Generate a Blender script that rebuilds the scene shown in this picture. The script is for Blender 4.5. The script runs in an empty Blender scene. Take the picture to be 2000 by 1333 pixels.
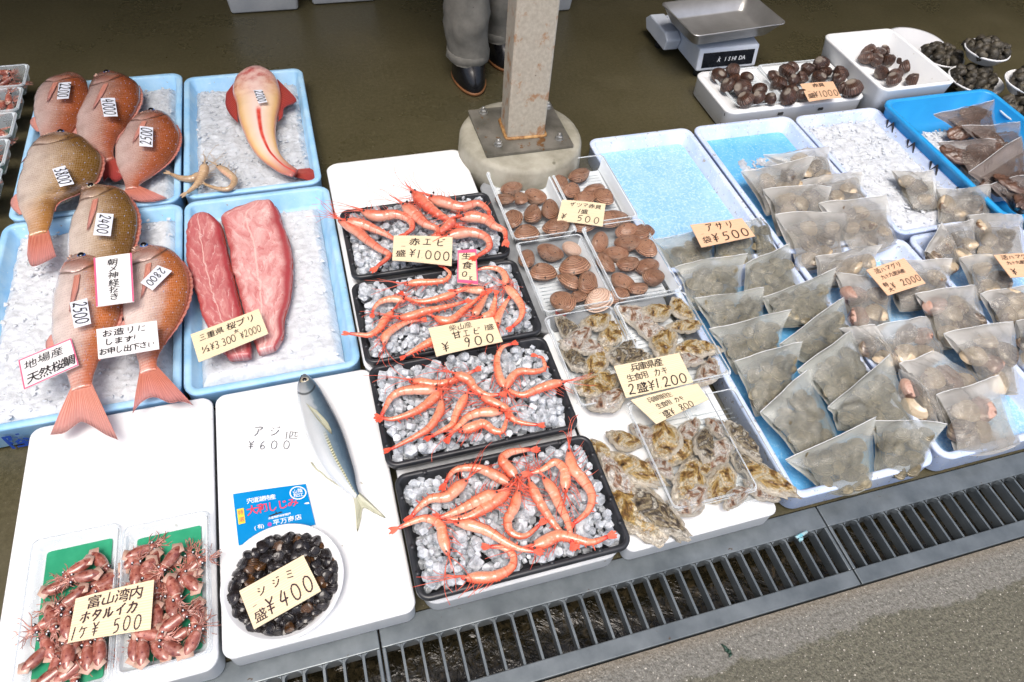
import bpy, math, random
from mathutils import Vector, noise, Matrix
SC=bpy.context.scene; COL=SC.collection
R=math.radians
# ------------------------------------------------------------------ camera
YAW,PIT,ROLL,FPX,HC=0.35871,0.88932,0.10282,1357.2,1.195
Fv=Vector((math.sin(YAW)*math.cos(PIT),math.cos(YAW)*math.cos(PIT),-math.sin(PIT)))
r0=Vector((math.cos(YAW),-math.sin(YAW),0)); u0=r0.cross(Fv)
RX=math.cos(ROLL)*r0+math.sin(ROLL)*u0; UX=-math.sin(ROLL)*r0+math.cos(ROLL)*u0
cd=bpy.data.cameras.new('camera'); cam=bpy.data.objects.new('camera',cd); COL.objects.link(cam)
m3=Matrix((RX,UX,-Fv)).transposed(); cam.matrix_world=Matrix.Translation((0,0,HC))@m3.to_4x4()
cd.sensor_width=36; cd.lens=FPX/2000*36; cd.clip_start=.05; cd.clip_end=200; SC.camera=cam
# ------------------------------------------------------------------ world, sun, exposure
W=bpy.data.worlds.new('World'); SC.world=W; W.use_nodes=True
nt=W.node_tree; bg=nt.nodes['Background']; sky=nt.nodes.new('ShaderNodeTexSky'); sky.sky_type='NISHITA'
SUN_EL,SUN_AZ=R(70),R(205)
sky.sun_disc=False; sky.sun_elevation=SUN_EL; sky.sun_rotation=SUN_AZ
sky.air_density=1.0; sky.dust_density=5.0; sky.ozone_density=.6
nt.links.new(sky.outputs[0],bg.inputs[0]); bg.inputs[1].default_value=.145
sl=bpy.data.lights.new('sun','SUN'); sl.energy=1.5; sl.angle=R(32); sl.color=(1,.965,.92)
so=bpy.data.objects.new('sun',sl); COL.objects.link(so)
sd=Vector((math.sin(SUN_AZ)*math.cos(SUN_EL),math.cos(SUN_AZ)*math.cos(SUN_EL),math.sin(SUN_EL)))
so.rotation_euler=sd.to_track_quat('Z','Y').to_euler()
vs=SC.view_settings; vs.view_transform='Standard'; vs.look='None'; vs.exposure=0.45; vs.gamma=1
SC.cycles.use_denoising=True; SC.cycles.max_bounces=10; SC.cycles.transparent_max_bounces=24
SC.cycles.caustics_reflective=False; SC.cycles.caustics_refractive=False; SC.cycles.sample_clamp_indirect=6
# ------------------------------------------------------------------ helpers
def P(px,py,z=0):
    d=Fv*FPX+RX*(px-1000)-UX*(py-667)
    return Vector((0,0,HC))+d*((z-HC)/d.z)
def lerp(a,b,t): return a+(b-a)*t
def mesh(name,vs_,fs,mt=None,parent=None,uv=None,smooth=True,loc=None,midx=None):
    off=Vector(parent.location) if (parent is not None and loc is None) else Vector(loc or (0,0,0))
    me=bpy.data.meshes.new(name); me.from_pydata([tuple(Vector(v)-off) for v in vs_],[],fs)
    if uv:
        ul=me.uv_layers.new(name='UVMap')
        for lp in me.loops: ul.data[lp.index].uv=uv[lp.vertex_index]
    if smooth: me.polygons.foreach_set('use_smooth',[True]*len(me.polygons))
    for m_ in (mt if isinstance(mt,(list,tuple)) else [mt]):
        if m_: me.materials.append(m_)
    if midx: me.polygons.foreach_set('material_index',midx)
    me.update(); o=bpy.data.objects.new(name,me); COL.objects.link(o)
    if parent is not None: o.parent=parent
    elif loc is not None: o.location=loc
    return o
def thing(name,label,cat,loc=(0,0,0),group=None,rotz=0):
    o=bpy.data.objects.new(name,None); COL.objects.link(o); o.location=loc; o.rotation_euler=(0,0,rotz)
    o.empty_display_size=.02; o['label']=label; o['category']=cat
    if group: o['group']=group
    return o
def tag(o,label=None,cat=None,group=None,kind=None):
    if label:o['label']=label
    if cat:o['category']=cat
    if group:o['group']=group
    if kind:o['kind']=kind
    return o
def dup(root,loc,rot=(0,0,0),sc=1,label=None,group=None):
    r=root.copy(); COL.objects.link(r); r.location=loc; r.rotation_euler=rot; r.scale=(sc,sc,sc) if not hasattr(sc,'__len__') else sc
    if label:r['label']=label
    if group:r['group']=group
    for ch in list(root.children):
        c=ch.copy(); COL.objects.link(c); c.parent=r
        for g in list(ch.children):
            d=g.copy(); COL.objects.link(d); d.parent=c
    return r
ORD=['first','second','third','fourth','fifth','sixth','seventh','eighth','ninth','tenth','eleventh','twelfth','thirteenth','fourteenth','fifteenth','sixteenth','seventeenth','eighteenth','nineteenth']
def frombox(x0,x1,y0,y1,z0,z1,V=None,Fc=None):
    V=[] if V is None else V; Fc=[] if Fc is None else Fc; n=len(V)
    V+=[(x0,y0,z0),(x1,y0,z0),(x1,y1,z0),(x0,y1,z0),(x0,y0,z1),(x1,y0,z1),(x1,y1,z1),(x0,y1,z1)]
    Fc+=[tuple(n+i for i in f) for f in ((0,3,2,1),(4,5,6,7),(0,1,5,4),(1,2,6,5),(2,3,7,6),(3,0,4,7))]
    return V,Fc
def loft(rings,cap0=True,cap1=True,V=None,Fc=None):
    V=[] if V is None else V; Fc=[] if Fc is None else Fc; n=len(rings[0]); b=len(V)
    for r in rings: V.extend(r)
    for i in range(len(rings)-1):
        for j in range(n):
            k=(j+1)%n; Fc.append((b+i*n+j,b+i*n+k,b+(i+1)*n+k,b+(i+1)*n+j))
    if cap0: Fc.append(tuple(b+j for j in range(n-1,-1,-1)))
    if cap1: Fc.append(tuple(b+(len(rings)-1)*n+j for j in range(n)))
    return V,Fc
def rrect(cx,cy,w,d,r,z,n=5,rot=0):
    r=min(r,w/2-1e-4,d/2-1e-4); pts=[]
    for (sx,sy,a0) in ((1,1,0),(-1,1,90),(-1,-1,180),(1,-1,270)):
        for i in range(n+1):
            a=R(a0+90*i/n); x=sx*(w/2-r)+r*math.cos(a); y=sy*(d/2-r)+r*math.sin(a)
            c,s=math.cos(rot),math.sin(rot); pts.append((cx+x*c-y*s,cy+x*s+y*c,z))
    return pts
def tube(pts,rad,V,Fc,n=5,r1=None):
    pts=[Vector(p) for p in pts]; b=len(V); L=len(pts)
    for i,p in enumerate(pts):
        t=(pts[min(i+1,L-1)]-pts[max(i-1,0)]); t=t.normalized() if t.length>1e-9 else Vector((1,0,0))
        a=t.cross(Vector((0,0,1))); a=a.normalized() if a.length>.05 else Vector((1,0,0)); c=t.cross(a)
        rr=rad if r1 is None else lerp(rad,r1,i/(L-1))
        for j in range(n):
            th=2*math.pi*j/n; V.append(tuple(p+(a*math.cos(th)+c*math.sin(th))*rr))
    for i in range(L-1):
        for j in range(n):
            k=(j+1)%n; Fc.append((b+i*n+j,b+i*n+k,b+(i+1)*n+k,b+(i+1)*n+j))
    Fc.append(tuple(b+j for j in range(n-1,-1,-1))); Fc.append(tuple(b+(L-1)*n+j for j in range(n)))
def cr(pts,N):
    pts=[Vector(p) for p in pts]; n=len(pts); out=[]
    d=[0]
    for i in range(1,n): d.append(d[-1]+max(1e-6,(pts[i]-pts[i-1]).length))
    for k in range(N):
        s=d[-1]*k/(N-1); i=0
        while i<n-2 and d[i+1]<s: i+=1
        t=(s-d[i])/(d[i+1]-d[i]); p0=pts[max(i-1,0)];p1=pts[i];p2=pts[i+1];p3=pts[min(i+2,n-1)]
        out.append(.5*((2*p1)+(p2-p0)*t+(2*p0-5*p1+4*p2-p3)*t*t+(3*p1-p0-3*p2+p3)*t**3))
    return out
def body_lr(Ls,Rs,zb,th,N=30,na=16,flat=.9,thf=None,V=None,Fc=None,UV=None):
    """closed body from a left and a right outline, standing zb..zb+th; u runs along, v across"""
    L=cr(Ls,N);Rr=cr(Rs,N); rings=[];uv=[]
    for i in range(N):
        t=i/(N-1); l,r=L[i],Rr[i]; m=(l+r)/2; h=(r-l)/2
        k=thf(t) if thf else math.sin(math.pi*min(max(t*.93+.05,0),1))**.5
        hh=th*k*.5; ring=[]
        for j in range(na):
            a=2*math.pi*j/na; c=math.cos(a);s=math.sin(a)
            ring.append((m.x+h.x*c,m.y+h.y*c,(m.z)+hh*(abs(s)**flat)*(1 if s>=0 else -1)))
            uv.append((t,.5+.5*c))
        rings.append(ring)
    V,Fc=loft(rings); return V,Fc,uv
def fin(b0,b1,edge,n=20,th=.0012,ridge=.0008,sag=0):
    """thin fin fanned from the base line b0-b1 to an edge polyline"""
    b0=Vector(b0);b1=Vector(b1); E=cr(edge,n); V=[];Fc=[];uv=[]; m=7
    for s in (1,-1):
        for i in range(n):
            for j in range(m):
                t=j/(m-1); p=lerp(lerp(b0,b1,i/(n-1)),E[i],t)
                V.append((p.x,p.y,p.z+s*th/2*(1-.6*t)+ridge*(i%2)*(s>0)-sag*t*t)); uv.append((i/(n-1),t))
    for s in (0,1):
        o=s*n*m
        for i in range(n-1):
            for j in range(m-1):
                a=o+i*m+j; q=(a,a+1,a+m+1,a+m); Fc.append(q if s else q[::-1])
    k=n*m
    for i in range(n-1): Fc.append((i*m+m-1,i*m+m-1+k,(i+1)*m+m-1+k,(i+1)*m+m-1))
    return V,Fc,uv
# ------------------------------------------------------------------ materials
class G:
    def __init__(s,name):
        s.m=bpy.data.materials.new(name); s.m.use_nodes=True; s.t=s.m.node_tree; s.N=s.t.nodes; s.b=s.N['Principled BSDF']; s.out=s.N['Material Output']; s.co=None
    def n(s,ty,**k):
        x=s.N.new('ShaderNode'+ty)
        for a,b in k.items(): setattr(x,a,b)
        return x
    def l(s,a,b): s.t.links.new(a,b)
    def coord(s,kind='Object',scale=(1,1,1)):
        c=s.n('TexCoord'); 
        if tuple(scale)==(1,1,1): return c.outputs[kind]
        mp=s.n('Mapping'); mp.inputs['Scale'].default_value=scale; s.l(c.outputs[kind],mp.inputs[0]); return mp.outputs[0]
    def noise(s,vec,scale,detail=5,rough=.6,dist=0):
        x=s.n('TexNoise'); s.l(vec,x.inputs['Vector']); x.inputs['Scale'].default_value=scale; x.inputs['Detail'].default_value=detail; x.inputs['Roughness'].default_value=rough; x.inputs['Distortion'].default_value=dist; return x.outputs['Fac']
    def vor(s,vec,scale,feat='F1',out='Distance',rnd=1):
        x=s.n('TexVoronoi',feature=feat); s.l(vec,x.inputs['Vector']); x.inputs['Scale'].default_value=scale; x.inputs['Randomness'].default_value=rnd; return x.outputs[out]
    def ramp(s,f,stops,interp='LINEAR'):
        x=s.n('ValToRGB'); x.color_ramp.interpolation=interp; e=x.color_ramp.elements
        while len(e)<len(stops): e.new(.5)
        for i,(p,c) in enumerate(stops): e[i].position=p; e[i].color=(*c,1) if hasattr(c,'__len__') else (c,c,c,1)
        s.l(f,x.inputs[0]); return x.outputs[0]
    def mix(s,f,a,b,blend='MIX'):
        x=s.n('Mix',data_type='RGBA',blend_type=blend)
        for v,i in ((f,0),(a,6),(b,7)):
            if hasattr(v,'links') : s.l(v,x.inputs[i])
            elif i==0: x.inputs[0].default_value=v
            else: x.inputs[i].default_value=(*v,1)
        return x.outputs[2]
    def math(s,op,a,b=0,c=None,clamp=False):
        x=s.n('Math',operation=op,use_clamp=clamp)
        for v,i in ((a,0),(b,1),(c,2)):
            if v is None: continue
            if hasattr(v,'links'): s.l(v,x.inputs[i])
            else: x.inputs[i].default_value=v
        return x.outputs[0]
    def sep(s,v):
        x=s.n('SeparateXYZ'); s.l(v,x.inputs[0]); return x.outputs
    def bump(s,h,st=.3,d=.002):
        x=s.n('Bump'); x.inputs['Strength'].default_value=st; x.inputs['Distance'].default_value=d; s.l(h,x.inputs['Height']); s.l(x.outputs[0],s.b.inputs['Normal']); return x.outputs[0]
    def set(s,col=None,rough=None,metal=None,spec=None,coat=None,sss=None,trans=None,alpha=None,ior=None,coatr=None):
        for v,n_ in ((col,'Base Color'),(rough,'Roughness'),(metal,'Metallic'),(spec,'Specular IOR Level'),(coat,'Coat Weight'),(sss,'Subsurface Weight'),(trans,'Transmission Weight'),(alpha,'Alpha'),(ior,'IOR'),(coatr,'Coat Roughness')):
            if v is None: continue
            if hasattr(v,'links'): s.l(v,s.b.inputs[n_])
            elif n_=='Base Color': s.b.inputs[n_].default_value=(*v,1)
            else: s.b.inputs[n_].default_value=v
        if sss: s.b.inputs['Subsurface Radius'].default_value=(.01,.006,.004); s.b.inputs['Subsurface Scale'].default_value=.5
        return s.m
    def rnd(s,col,amt):
        oi=s.n('ObjectInfo'); f=s.math('MULTIPLY_ADD',oi.outputs['Random'],amt*2,1-amt); h=s.n('HueSaturation'); s.l(f,h.inputs['Value']); s.l(col,h.inputs['Color']); return h.outputs[0]
def simple(name,stops,scale=30,rough=.5,bump=0,bscale=None,bd=.002,rand=0,spots=None,metal=0,coat=0,sss=0,spec=None,trans=None,coord='Object',stretch=(1,1,1)):
    g=G(name); c=g.coord(coord,stretch); f=g.noise(c,scale); col=g.ramp(f,stops) if len(stops)>1 else None
    if spots:
        for (ss,thr,sc_) in spots:
            v=g.noise(c,ss,3,.7); k=g.ramp(v,[(thr,(0,0,0)),(min(1,thr+.04),(1,1,1))]); col=g.mix(k,col if col else stops[0][1],sc_)
    if rand: col=g.rnd(col,rand)
    g.set(col=col if col else stops[0][1],rough=rough,metal=metal,coat=coat,sss=sss,spec=spec,trans=trans)
    if bump: g.bump(g.noise(c,bscale or scale*2,6,.65),bump,bd)
    return g.m
def two(a,b,lo=.35,hi=.65): return [(lo,a),(hi,b)]
M={}
M['foam']=simple('white_foam',two((.80,.82,.84),(.87,.88,.88)),9,.55,.25,420,.0006,spots=[(60,.70,(.55,.53,.47)),(150,.70,(.50,.52,.54))])
M['foam2']=simple('grey_white_foam',two((.62,.64,.66),(.76,.77,.77)),12,.6,.3,420,.0006,spots=[(70,.7,(.4,.38,.32))])
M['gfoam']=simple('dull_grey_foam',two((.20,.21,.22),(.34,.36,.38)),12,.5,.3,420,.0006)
M['bfoam']=simple('blue_foam',two((.25,.52,.80),(.42,.66,.86)),14,.5,.3,380,.0008,spots=[(90,.68,(.66,.76,.83)),(45,.68,(.34,.33,.31))])
M['lfoam']=simple('lavender_foam',two((.50,.62,.88),(.66,.74,.90)),12,.55,.35,380,.0008,spots=[(80,.62,(.34,.34,.36)),(30,.66,(.44,.40,.36)),(140,.62,(.84,.88,.95))])
M['bluebase']=simple('bright_blue_base',two((.10,.42,.82),(.20,.54,.88),.3,.7),22,.08,.7,110,.003,spots=[(130,.56,(.26,.58,.88)),(160,.68,(.60,.80,.94))])
M['palebase']=simple('pale_blue_base',two((.24,.52,.86),(.36,.62,.90),.3,.7),18,.12,.8,140,.003,spots=[(170,.52,(.44,.68,.92)),(90,.60,(.50,.72,.94)),(200,.66,(.72,.84,.95))])
M['black']=simple('black_plastic',two((.018,.02,.024),(.035,.037,.042)),30,.35,.15,200,.0005)
M['crate']=simple('blue_plastic',two((.02,.30,.68),(.03,.36,.76)),8,.35,.1,60,.0005)
M['whitep']=simple('white_plastic',two((.78,.80,.83),(.84,.85,.86)),10,.25)
M['ink']=simple('black_ink',[(0,(.02,.015,.018))],rough=.5)
M['brown_ink']=simple('brown_ink',[(0,(.035,.012,.018))],rough=.5)
M['blue_ink']=simple('blue_ink',[(0,(.01,.06,.35))],rough=.5)
M['pink_ink']=simple('pink_ink',[(0,(.85,.12,.25))],rough=.5)
M['red_ink']=simple('red_ink',[(0,(.75,.05,.10))],rough=.5)
M['white_ink']=simple('white_ink',[(0,(.85,.88,.9))],rough=.5)
M['yellow_ink']=simple('yellow_ink',[(0,(.85,.62,.05))],rough=.5)
M['paper']=simple('white_paper',two((.80,.79,.78),(.85,.84,.83)),12,.55,.1,60,.0005)
M['sticker']=simple('sticker_paper',two((.70,.74,.84),(.78,.81,.88)),12,.35)
M['package']=simple('blue_package',two((.0,.22,.55),(.01,.27,.62)),9,.2,.15,30,.0008)
def woodmat(name,c1,c2,c3):
    g=G(name); c=g.coord('UV',(1.2,26,1)); f=g.noise(c,1.6,3,.5,.6); w=g.n('TexWave',wave_type='BANDS',bands_direction='Y'); g.l(g.coord('UV',(.3,1,1)),w.inputs[0]); w.inputs['Scale'].default_value=5.5; w.inputs['Distortion'].default_value=3.5; w.inputs['Detail'].default_value=2
    col=g.mix(g.ramp(w.outputs['Fac'],[(.6,(0,0,0)),(1,(.7,.7,.7))]),g.ramp(f,two(c1,c2)),c3)
    return g.set(col=col,rough=.5)
M['wood']=woodmat('pale_wood',(.80,.66,.44),(.86,.75,.54),(.72,.54,.30))
M['peach']=woodmat('peach_wood',(.80,.50,.31),(.84,.56,.37),(.72,.42,.25))
# clear plastic
def film(name,col,mixf,rough=.12,nscale=14,refr=0,uvfade=False,rr=.25):
    g=G(name); N=g.N; tr=g.n('BsdfTransparent'); tr.inputs[0].default_value=(.97,.98,.98,1)
    c=g.coord('Object'); f=g.noise(c,nscale,4,.6)
    g.set(col=col,rough=rough,spec=.6); g.bump(g.noise(c,nscale*4,4,.6,1.2),.5,.003)
    base=tr.outputs[0]
    if refr:
        rf=g.n('BsdfRefraction'); rf.inputs['Roughness'].default_value=rr; rf.inputs['IOR'].default_value=1.04; rf.inputs[0].default_value=(.95,.95,.92,1)
        ms=g.n('MixShader'); ms.inputs[0].default_value=refr; g.l(tr.outputs[0],ms.inputs[1]); g.l(rf.outputs[0],ms.inputs[2]); base=ms.outputs[0]
    k=g.math('MULTIPLY_ADD',f,mixf*1.1,mixf*.45)
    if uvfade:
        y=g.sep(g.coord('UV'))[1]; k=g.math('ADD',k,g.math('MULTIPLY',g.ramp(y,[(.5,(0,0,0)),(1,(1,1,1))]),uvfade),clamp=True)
    fr=g.n('Fresnel'); fr.inputs[0].default_value=1.45; k=g.math('MAXIMUM',k,g.math('MULTIPLY',fr.outputs[0],.9),clamp=True)
    ms=g.n('MixShader'); g.l(k,ms.inputs[0]); g.l(base,ms.inputs[1]); g.l(g.b.outputs[0],ms.inputs[2]); g.l(ms.outputs[0],g.out.inputs[0]); return g.m
M['clear']=film('clear_plastic',(.70,.75,.78),.05,.06,20)
M['rimp']=film('clear_rim_plastic',(.86,.89,.92),.30,.06,40)
M['seal']=film('bag_seam_highlight',(.90,.92,.94),.75,.1,40)  # sealed edge; its white tone also paints in the bright highlight there
M['frost']=film('frosted_plastic',(.75,.82,.86),.30,.2,20)
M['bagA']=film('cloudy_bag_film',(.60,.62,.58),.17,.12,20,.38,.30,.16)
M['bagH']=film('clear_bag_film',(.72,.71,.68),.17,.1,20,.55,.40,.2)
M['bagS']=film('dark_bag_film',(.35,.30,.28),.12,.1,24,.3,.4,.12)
def watm(name,c1,c2,lo,hi):
    g=G(name); c=g.coord('Object'); f=g.noise(c,34,4,.6); tr=g.n('BsdfTransparent'); tr.inputs[0].default_value=(.95,.94,.90,1); g.set(col=g.ramp(f,two(c1,c2)),rough=.4); ms=g.n('MixShader'); g.l(g.ramp(g.noise(c,20,3,.5),two((lo,)*3,(hi,)*3,.35,.65)),ms.inputs[0]); g.l(tr.outputs[0],ms.inputs[1]); g.l(g.b.outputs[0],ms.inputs[2]); g.l(ms.outputs[0],g.out.inputs[0]); return g.m
M['watA']=watm('sandy_water',(.22,.21,.14),(.44,.39,.26),.10,.40)
M['watH']=watm('milky_water',(.52,.44,.35),(.74,.65,.55),.10,.45)
M['watS']=watm('brown_water',(.12,.07,.05),(.22,.14,.11),.3,.7)
# ice
def icemat(name,col,tr,rough):
    g=G(name); c=g.coord('Object'); f=g.noise(c,55,3,.6)
    g.set(col=g.ramp(f,two(tuple(x*.82 for x in col),col)),rough=rough,trans=tr,ior=1.31,spec=.6); g.bump(g.noise(c,170,5,.7,.6),.6,.004); return g.m
def cubemat():
    g=G('clear_ice'); c=g.coord('Object'); f=g.noise(c,60,3,.6); g.set(col=(.97,.985,1),rough=.06,trans=1,ior=1.31); g.bump(g.noise(c,150,3,.6),.35,.002)
    d=g.n('BsdfPrincipled'); d.inputs['Base Color'].default_value=(.84,.89,.94,1); d.inputs['Roughness'].default_value=.25
    tr=g.n('BsdfTransparent'); tr.inputs[0].default_value=(.93,.95,.97,1)
    m1=g.n('MixShader'); m1.inputs[0].default_value=.5; g.l(g.b.outputs[0],m1.inputs[1]); g.l(tr.outputs[0],m1.inputs[2])
    m2=g.n('MixShader'); g.l(g.ramp(f,[(.36,(.26,.26,.26)),(.64,(.82,.82,.82))]),m2.inputs[0]); g.l(m1.outputs[0],m2.inputs[1]); g.l(d.outputs[0],m2.inputs[2]); g.l(m2.outputs[0],g.out.inputs[0]); return g.m
M['cube']=cubemat()
M['icew']=icemat('white_crushed_ice',(.84,.88,.93),.15,.14)
M['iceg']=icemat('grey_crushed_ice',(.80,.85,.91),.25,.10)
# ground
def floormat():
    g=G('wet_concrete_floor'); c=g.coord('Object'); a=g.noise(c,1.3,6,.65); b=g.noise(c,95,6,.85)
    col=g.ramp(a,[(.3,(.036,.033,.015)),(.55,(.064,.055,.027)),(.75,(.095,.081,.043))])
    col=g.mix(g.ramp(b,[(.40,(0,0,0)),(.64,(.6,.6,.6))]),col,(.12,.105,.06)); col=g.mix(g.ramp(g.noise(c,420,2,.5),[(.71,(0,0,0)),(.74,(1,1,1))]),col,(.3,.28,.22))
    g.set(col=col,rough=g.ramp(a,[(.35,.18),(.65,.5)]),spec=.5); g.bump(b,.35,.0015); return g.m
M['floor']=floormat()
def pavemat():
    g=G('worn_asphalt'); c=g.coord('Object'); y=g.sep(c)[1]; nz=g.noise(c,9,6,.7)
    b=g.noise(c,150,6,.85); v=g.vor(c,260)
    con=g.mix(g.ramp(b,[(.42,(0,0,0)),(.60,(1,1,1))]),(.11,.105,.088),(.25,.242,.215))
    asp=g.mix(g.ramp(b,[(.42,(0,0,0)),(.60,(1,1,1))]),(.055,.052,.034),(.20,.19,.14)); asp=g.mix(g.ramp(g.noise(c,3,4,.6),two(0,.5)),asp,(.09,.085,.06))
    k=g.math('MULTIPLY_ADD',nz,.09,y); col=g.mix(g.ramp(k,[(.208,(0,0,0)),(.214,(1,1,1))]),asp,con)
    col=g.mix(g.ramp(g.noise(c,210,2,.5),[(.67,(0,0,0)),(.70,(1,1,1))]),col,(.55,.52,.45))
    col=g.mix(g.math('MULTIPLY',g.ramp(y,[(.205,(0,0,0)),(.226,(1,1,1))]),.4),col,(.20,.15,.09))
    g.set(col=col,rough=.55); g.bump(g.math('ADD',b,g.math('MULTIPLY',v,-.8)),.7,.003); return g.m
M['pave']=pavemat()
M['steelg']=simple('grating_steel',two((.11,.13,.14),(.19,.215,.225)),14,.34,.25,120,.0008,metal=.4,spots=[(40,.69,(.09,.06,.035)),(26,.73,(.40,.42,.43))])
M['trench']=simple('trench_concrete',two((.028,.024,.016),(.07,.058,.04)),24,.5,.6,60,.004)
def watermat():
    g=G('drain_water'); c=g.coord('Object'); w=g.noise(c,26,3,.6,2.2); g.set(col=(.018,.015,.009),rough=.10,spec=.35)
    col=g.ramp(g.noise(c,70,4,.7,1),[(.45,(.010,.009,.005)),(.62,(.035,.028,.015)),(.78,(.08,.055,.03))]); g.l(col,g.b.inputs['Base Color']); g.bump(w,.35,.01); return g.m
M['water']=watermat()
def rusty(name):
    g=G(name); c=g.coord('Object',(1,1,.8)); a=g.noise(c,26,6,.7); b=g.noise(c,60,5,.75)
    col=g.ramp(g.noise(c,120,4),two((.47,.43,.35),(.58,.54,.45))); col=g.mix(g.ramp(a,[(.54,(0,0,0)),(.64,(.85,.85,.85))]),col,(.42,.21,.09)); col=g.mix(g.ramp(b,[(.66,(0,0,0)),(.72,(1,1,1))]),col,(.10,.075,.055))
    g.set(col=col,rough=.5,metal=.15); g.bump(a,.3,.002); return g.m
M['post']=rusty('rusted_galvanised_steel')
M['plate']=simple('weathered_base_plate',two((.11,.105,.085),(.23,.215,.185)),16,.4,.3,80,.001,metal=.3,spots=[(22,.62,(.16,.08,.03))])
M['footing']=simple('concrete_footing',two((.24,.225,.17),(.40,.38,.31)),13,.65,.5,90,.002,spots=[(9,.66,(.14,.13,.09))])
M['rust']=simple('rust_weld',two((.20,.08,.02),(.5,.3,.12)),60,.6,.4,150,.001)
M['bolt']=simple('zinc_bolt',two((.42,.42,.40),(.6,.6,.57)),50,.3,metal=.8)
M['stainless']=simple('stainless_steel',two((.50,.49,.47),(.66,.65,.63)),8,.38,.1,160,.0004,metal=.8)
M['scalew']=simple('scale_housing',two((.60,.66,.76),(.70,.75,.82)),9,.35)
M['display']=simple('dark_display',two((.008,.010,.014),(.02,.022,.028)),30,.12)
M['dark']=simple('dark_void',two((.02,.02,.02),(.04,.04,.04)),5,.8)
M['trouser']=simple('grey_cotton',two((.15,.145,.125),(.21,.20,.175)),30,.85,.4,300,.0012)
M['boot']=simple('black_rubber',two((.006,.006,.007),(.013,.013,.014)),14,.25,.15,80,.001)
M['sole']=simple('brown_sole',two((.22,.09,.03),(.30,.13,.05)),30,.5)
M['skin']=simple('skin',two((.50,.31,.22),(.56,.36,.27)),20,.5,sss=.1)
M['shirt']=simple('navy_cloth',two((.03,.04,.07),(.05,.06,.10)),30,.85)
M['hair']=simple('black_hair',two((.01,.008,.007),(.02,.018,.015)),60,.5)
M['wall']=simple('dim_wall',two((.10,.10,.09),(.16,.155,.14)),3,.8)
# animals
def snappermat(name,belly,mid,back,head,gold,sa=.7):
    g=G(name); uv=g.n('TexCoord').outputs['UV']; s=g.sep(uv); U,Vv=s[0],s[1]; c=g.coord('Object')
    nz=g.noise(c,30,5,.65); v2=g.math('ADD',Vv,g.math('MULTIPLY_ADD',nz,.22,-.11))
    col=g.ramp(v2,[(.05,belly),(.34,tuple(lerp(belly[i],mid[i],.45) for i in range(3))),(.56,mid),(.74,back),(1,tuple(x*.7 for x in back))])
    col=g.mix(g.math('MULTIPLY',g.ramp(U,[(.70,(0,0,0)),(.95,(1,1,1))]),.75),col,gold)
    col=g.mix(g.ramp(U,[(.14,(.8,.8,.8)),(.24,(0,0,0))]),col,g.mix(g.ramp(nz,two(0,1,.45,.6)),head,(.50,.36,.30)))
    # rows of scales
    sc=g.coord('UV',(58,38,1)); vd=g.vor(sc,1,rnd=.3); ks=g.math('MULTIPLY',g.ramp(vd,[(.25,(0,0,0)),(.62,(1,1,1))]),g.math('MULTIPLY',g.ramp(U,[(.2,(0,0,0)),(.28,(.75,.75,.75))]),g.ramp(Vv,[(.5,(1,1,1)),(.85,(.25,.25,.25))])))
    col=g.mix(ks,col,g.mix(sa,col,(.86,.74,.64),'MIX')); col=g.mix(g.math('MULTIPLY',g.ramp(vd,[(0,(1,1,1)),(.28,(0,0,0))]),.42),col,(.08,.03,.015))
    dt=g.vor(g.coord('UV',(36,26,1)),1,rnd=.8); kd=g.math('MULTIPLY',g.ramp(dt,[(.14,(1,1,1)),(.21,(0,0,0))]),g.math('MULTIPLY',g.ramp(Vv,[(.42,(0,0,0)),(.52,(1,1,1))]),g.ramp(U,[(.16,(0,0,0)),(.24,(1,1,1))])))
    col=g.mix(g.math('MULTIPLY',kd,g.ramp(g.noise(g.coord('UV'),9),two(0,.95,.42,.5))),col,(.44,.58,.90))
    col=g.mix(g.math('MULTIPLY',g.ramp(g.noise(c,13,4,.7),two(0,1,.45,.62)),.45),col,g.mix(.5,col,(.12,.04,.03))); gl=g.math('ABSOLUTE',g.math('SUBTRACT',g.math('ADD',U,g.math('MULTIPLY',g.math('POWER',g.math('SUBTRACT',Vv,.45),2),.35)),.235)); col=g.mix(g.ramp(gl,[(.004,(.75,.75,.75)),(.014,(0,0,0))]),col,(.10,.05,.035))
    g.set(col=col,rough=.22,coat=1,coatr=.06,metal=.22,spec=.8); g.bump(g.math('SUBTRACT',g.math('MULTIPLY',vd,-1),g.math('MULTIPLY',gl,-3,clamp=True)),.45,.002); return g.m
M['snapO']=snappermat('orange_snapper_skin',(.72,.54,.51),(.48,.19,.12),(.42,.09,.014),(.36,.12,.08),(.56,.12,.05),.45)
M['snapP']=snappermat('pink_snapper_skin',(.92,.80,.77),(.74,.48,.40),(.60,.16,.025),(.44,.17,.12),(.72,.17,.08))
M['snapB']=snappermat('olive_snapper_skin',(.82,.70,.63),(.50,.33,.17),(.25,.12,.015),(.26,.11,.04),(.70,.30,.07),.5)
def finmat(name,c1,c2,tip,amt):
    g=G(name); s=g.sep(g.coord('UV')); w=g.math('SINE',g.math('MULTIPLY',s[0],130)); f=g.math('MULTIPLY_ADD',w,.5,.5)
    col=g.mix(f,c1,c2); col=g.mix(g.ramp(s[1],[(.35,(0,0,0)),(1,(1,1,1))]),col,tip); g.set(col=col,rough=.35,coat=.4,spec=.5); g.bump(f,.5,.001)
    g.b.inputs['Alpha'].default_value=1; al=g.math('SUBTRACT',1,g.math('MULTIPLY',g.math('MULTIPLY',g.ramp(s[1],[(.5,(0,0,0)),(1,(1,1,1))]),g.ramp(g.noise(g.coord('UV',(40,2,1)),1,3),two(.3,1))),amt)); g.l(al,g.b.inputs['Alpha']); return g.m
M['finR']=finmat('red_fin',(.42,.10,.06),(.60,.24,.17),(.62,.26,.24),.45)
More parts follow.
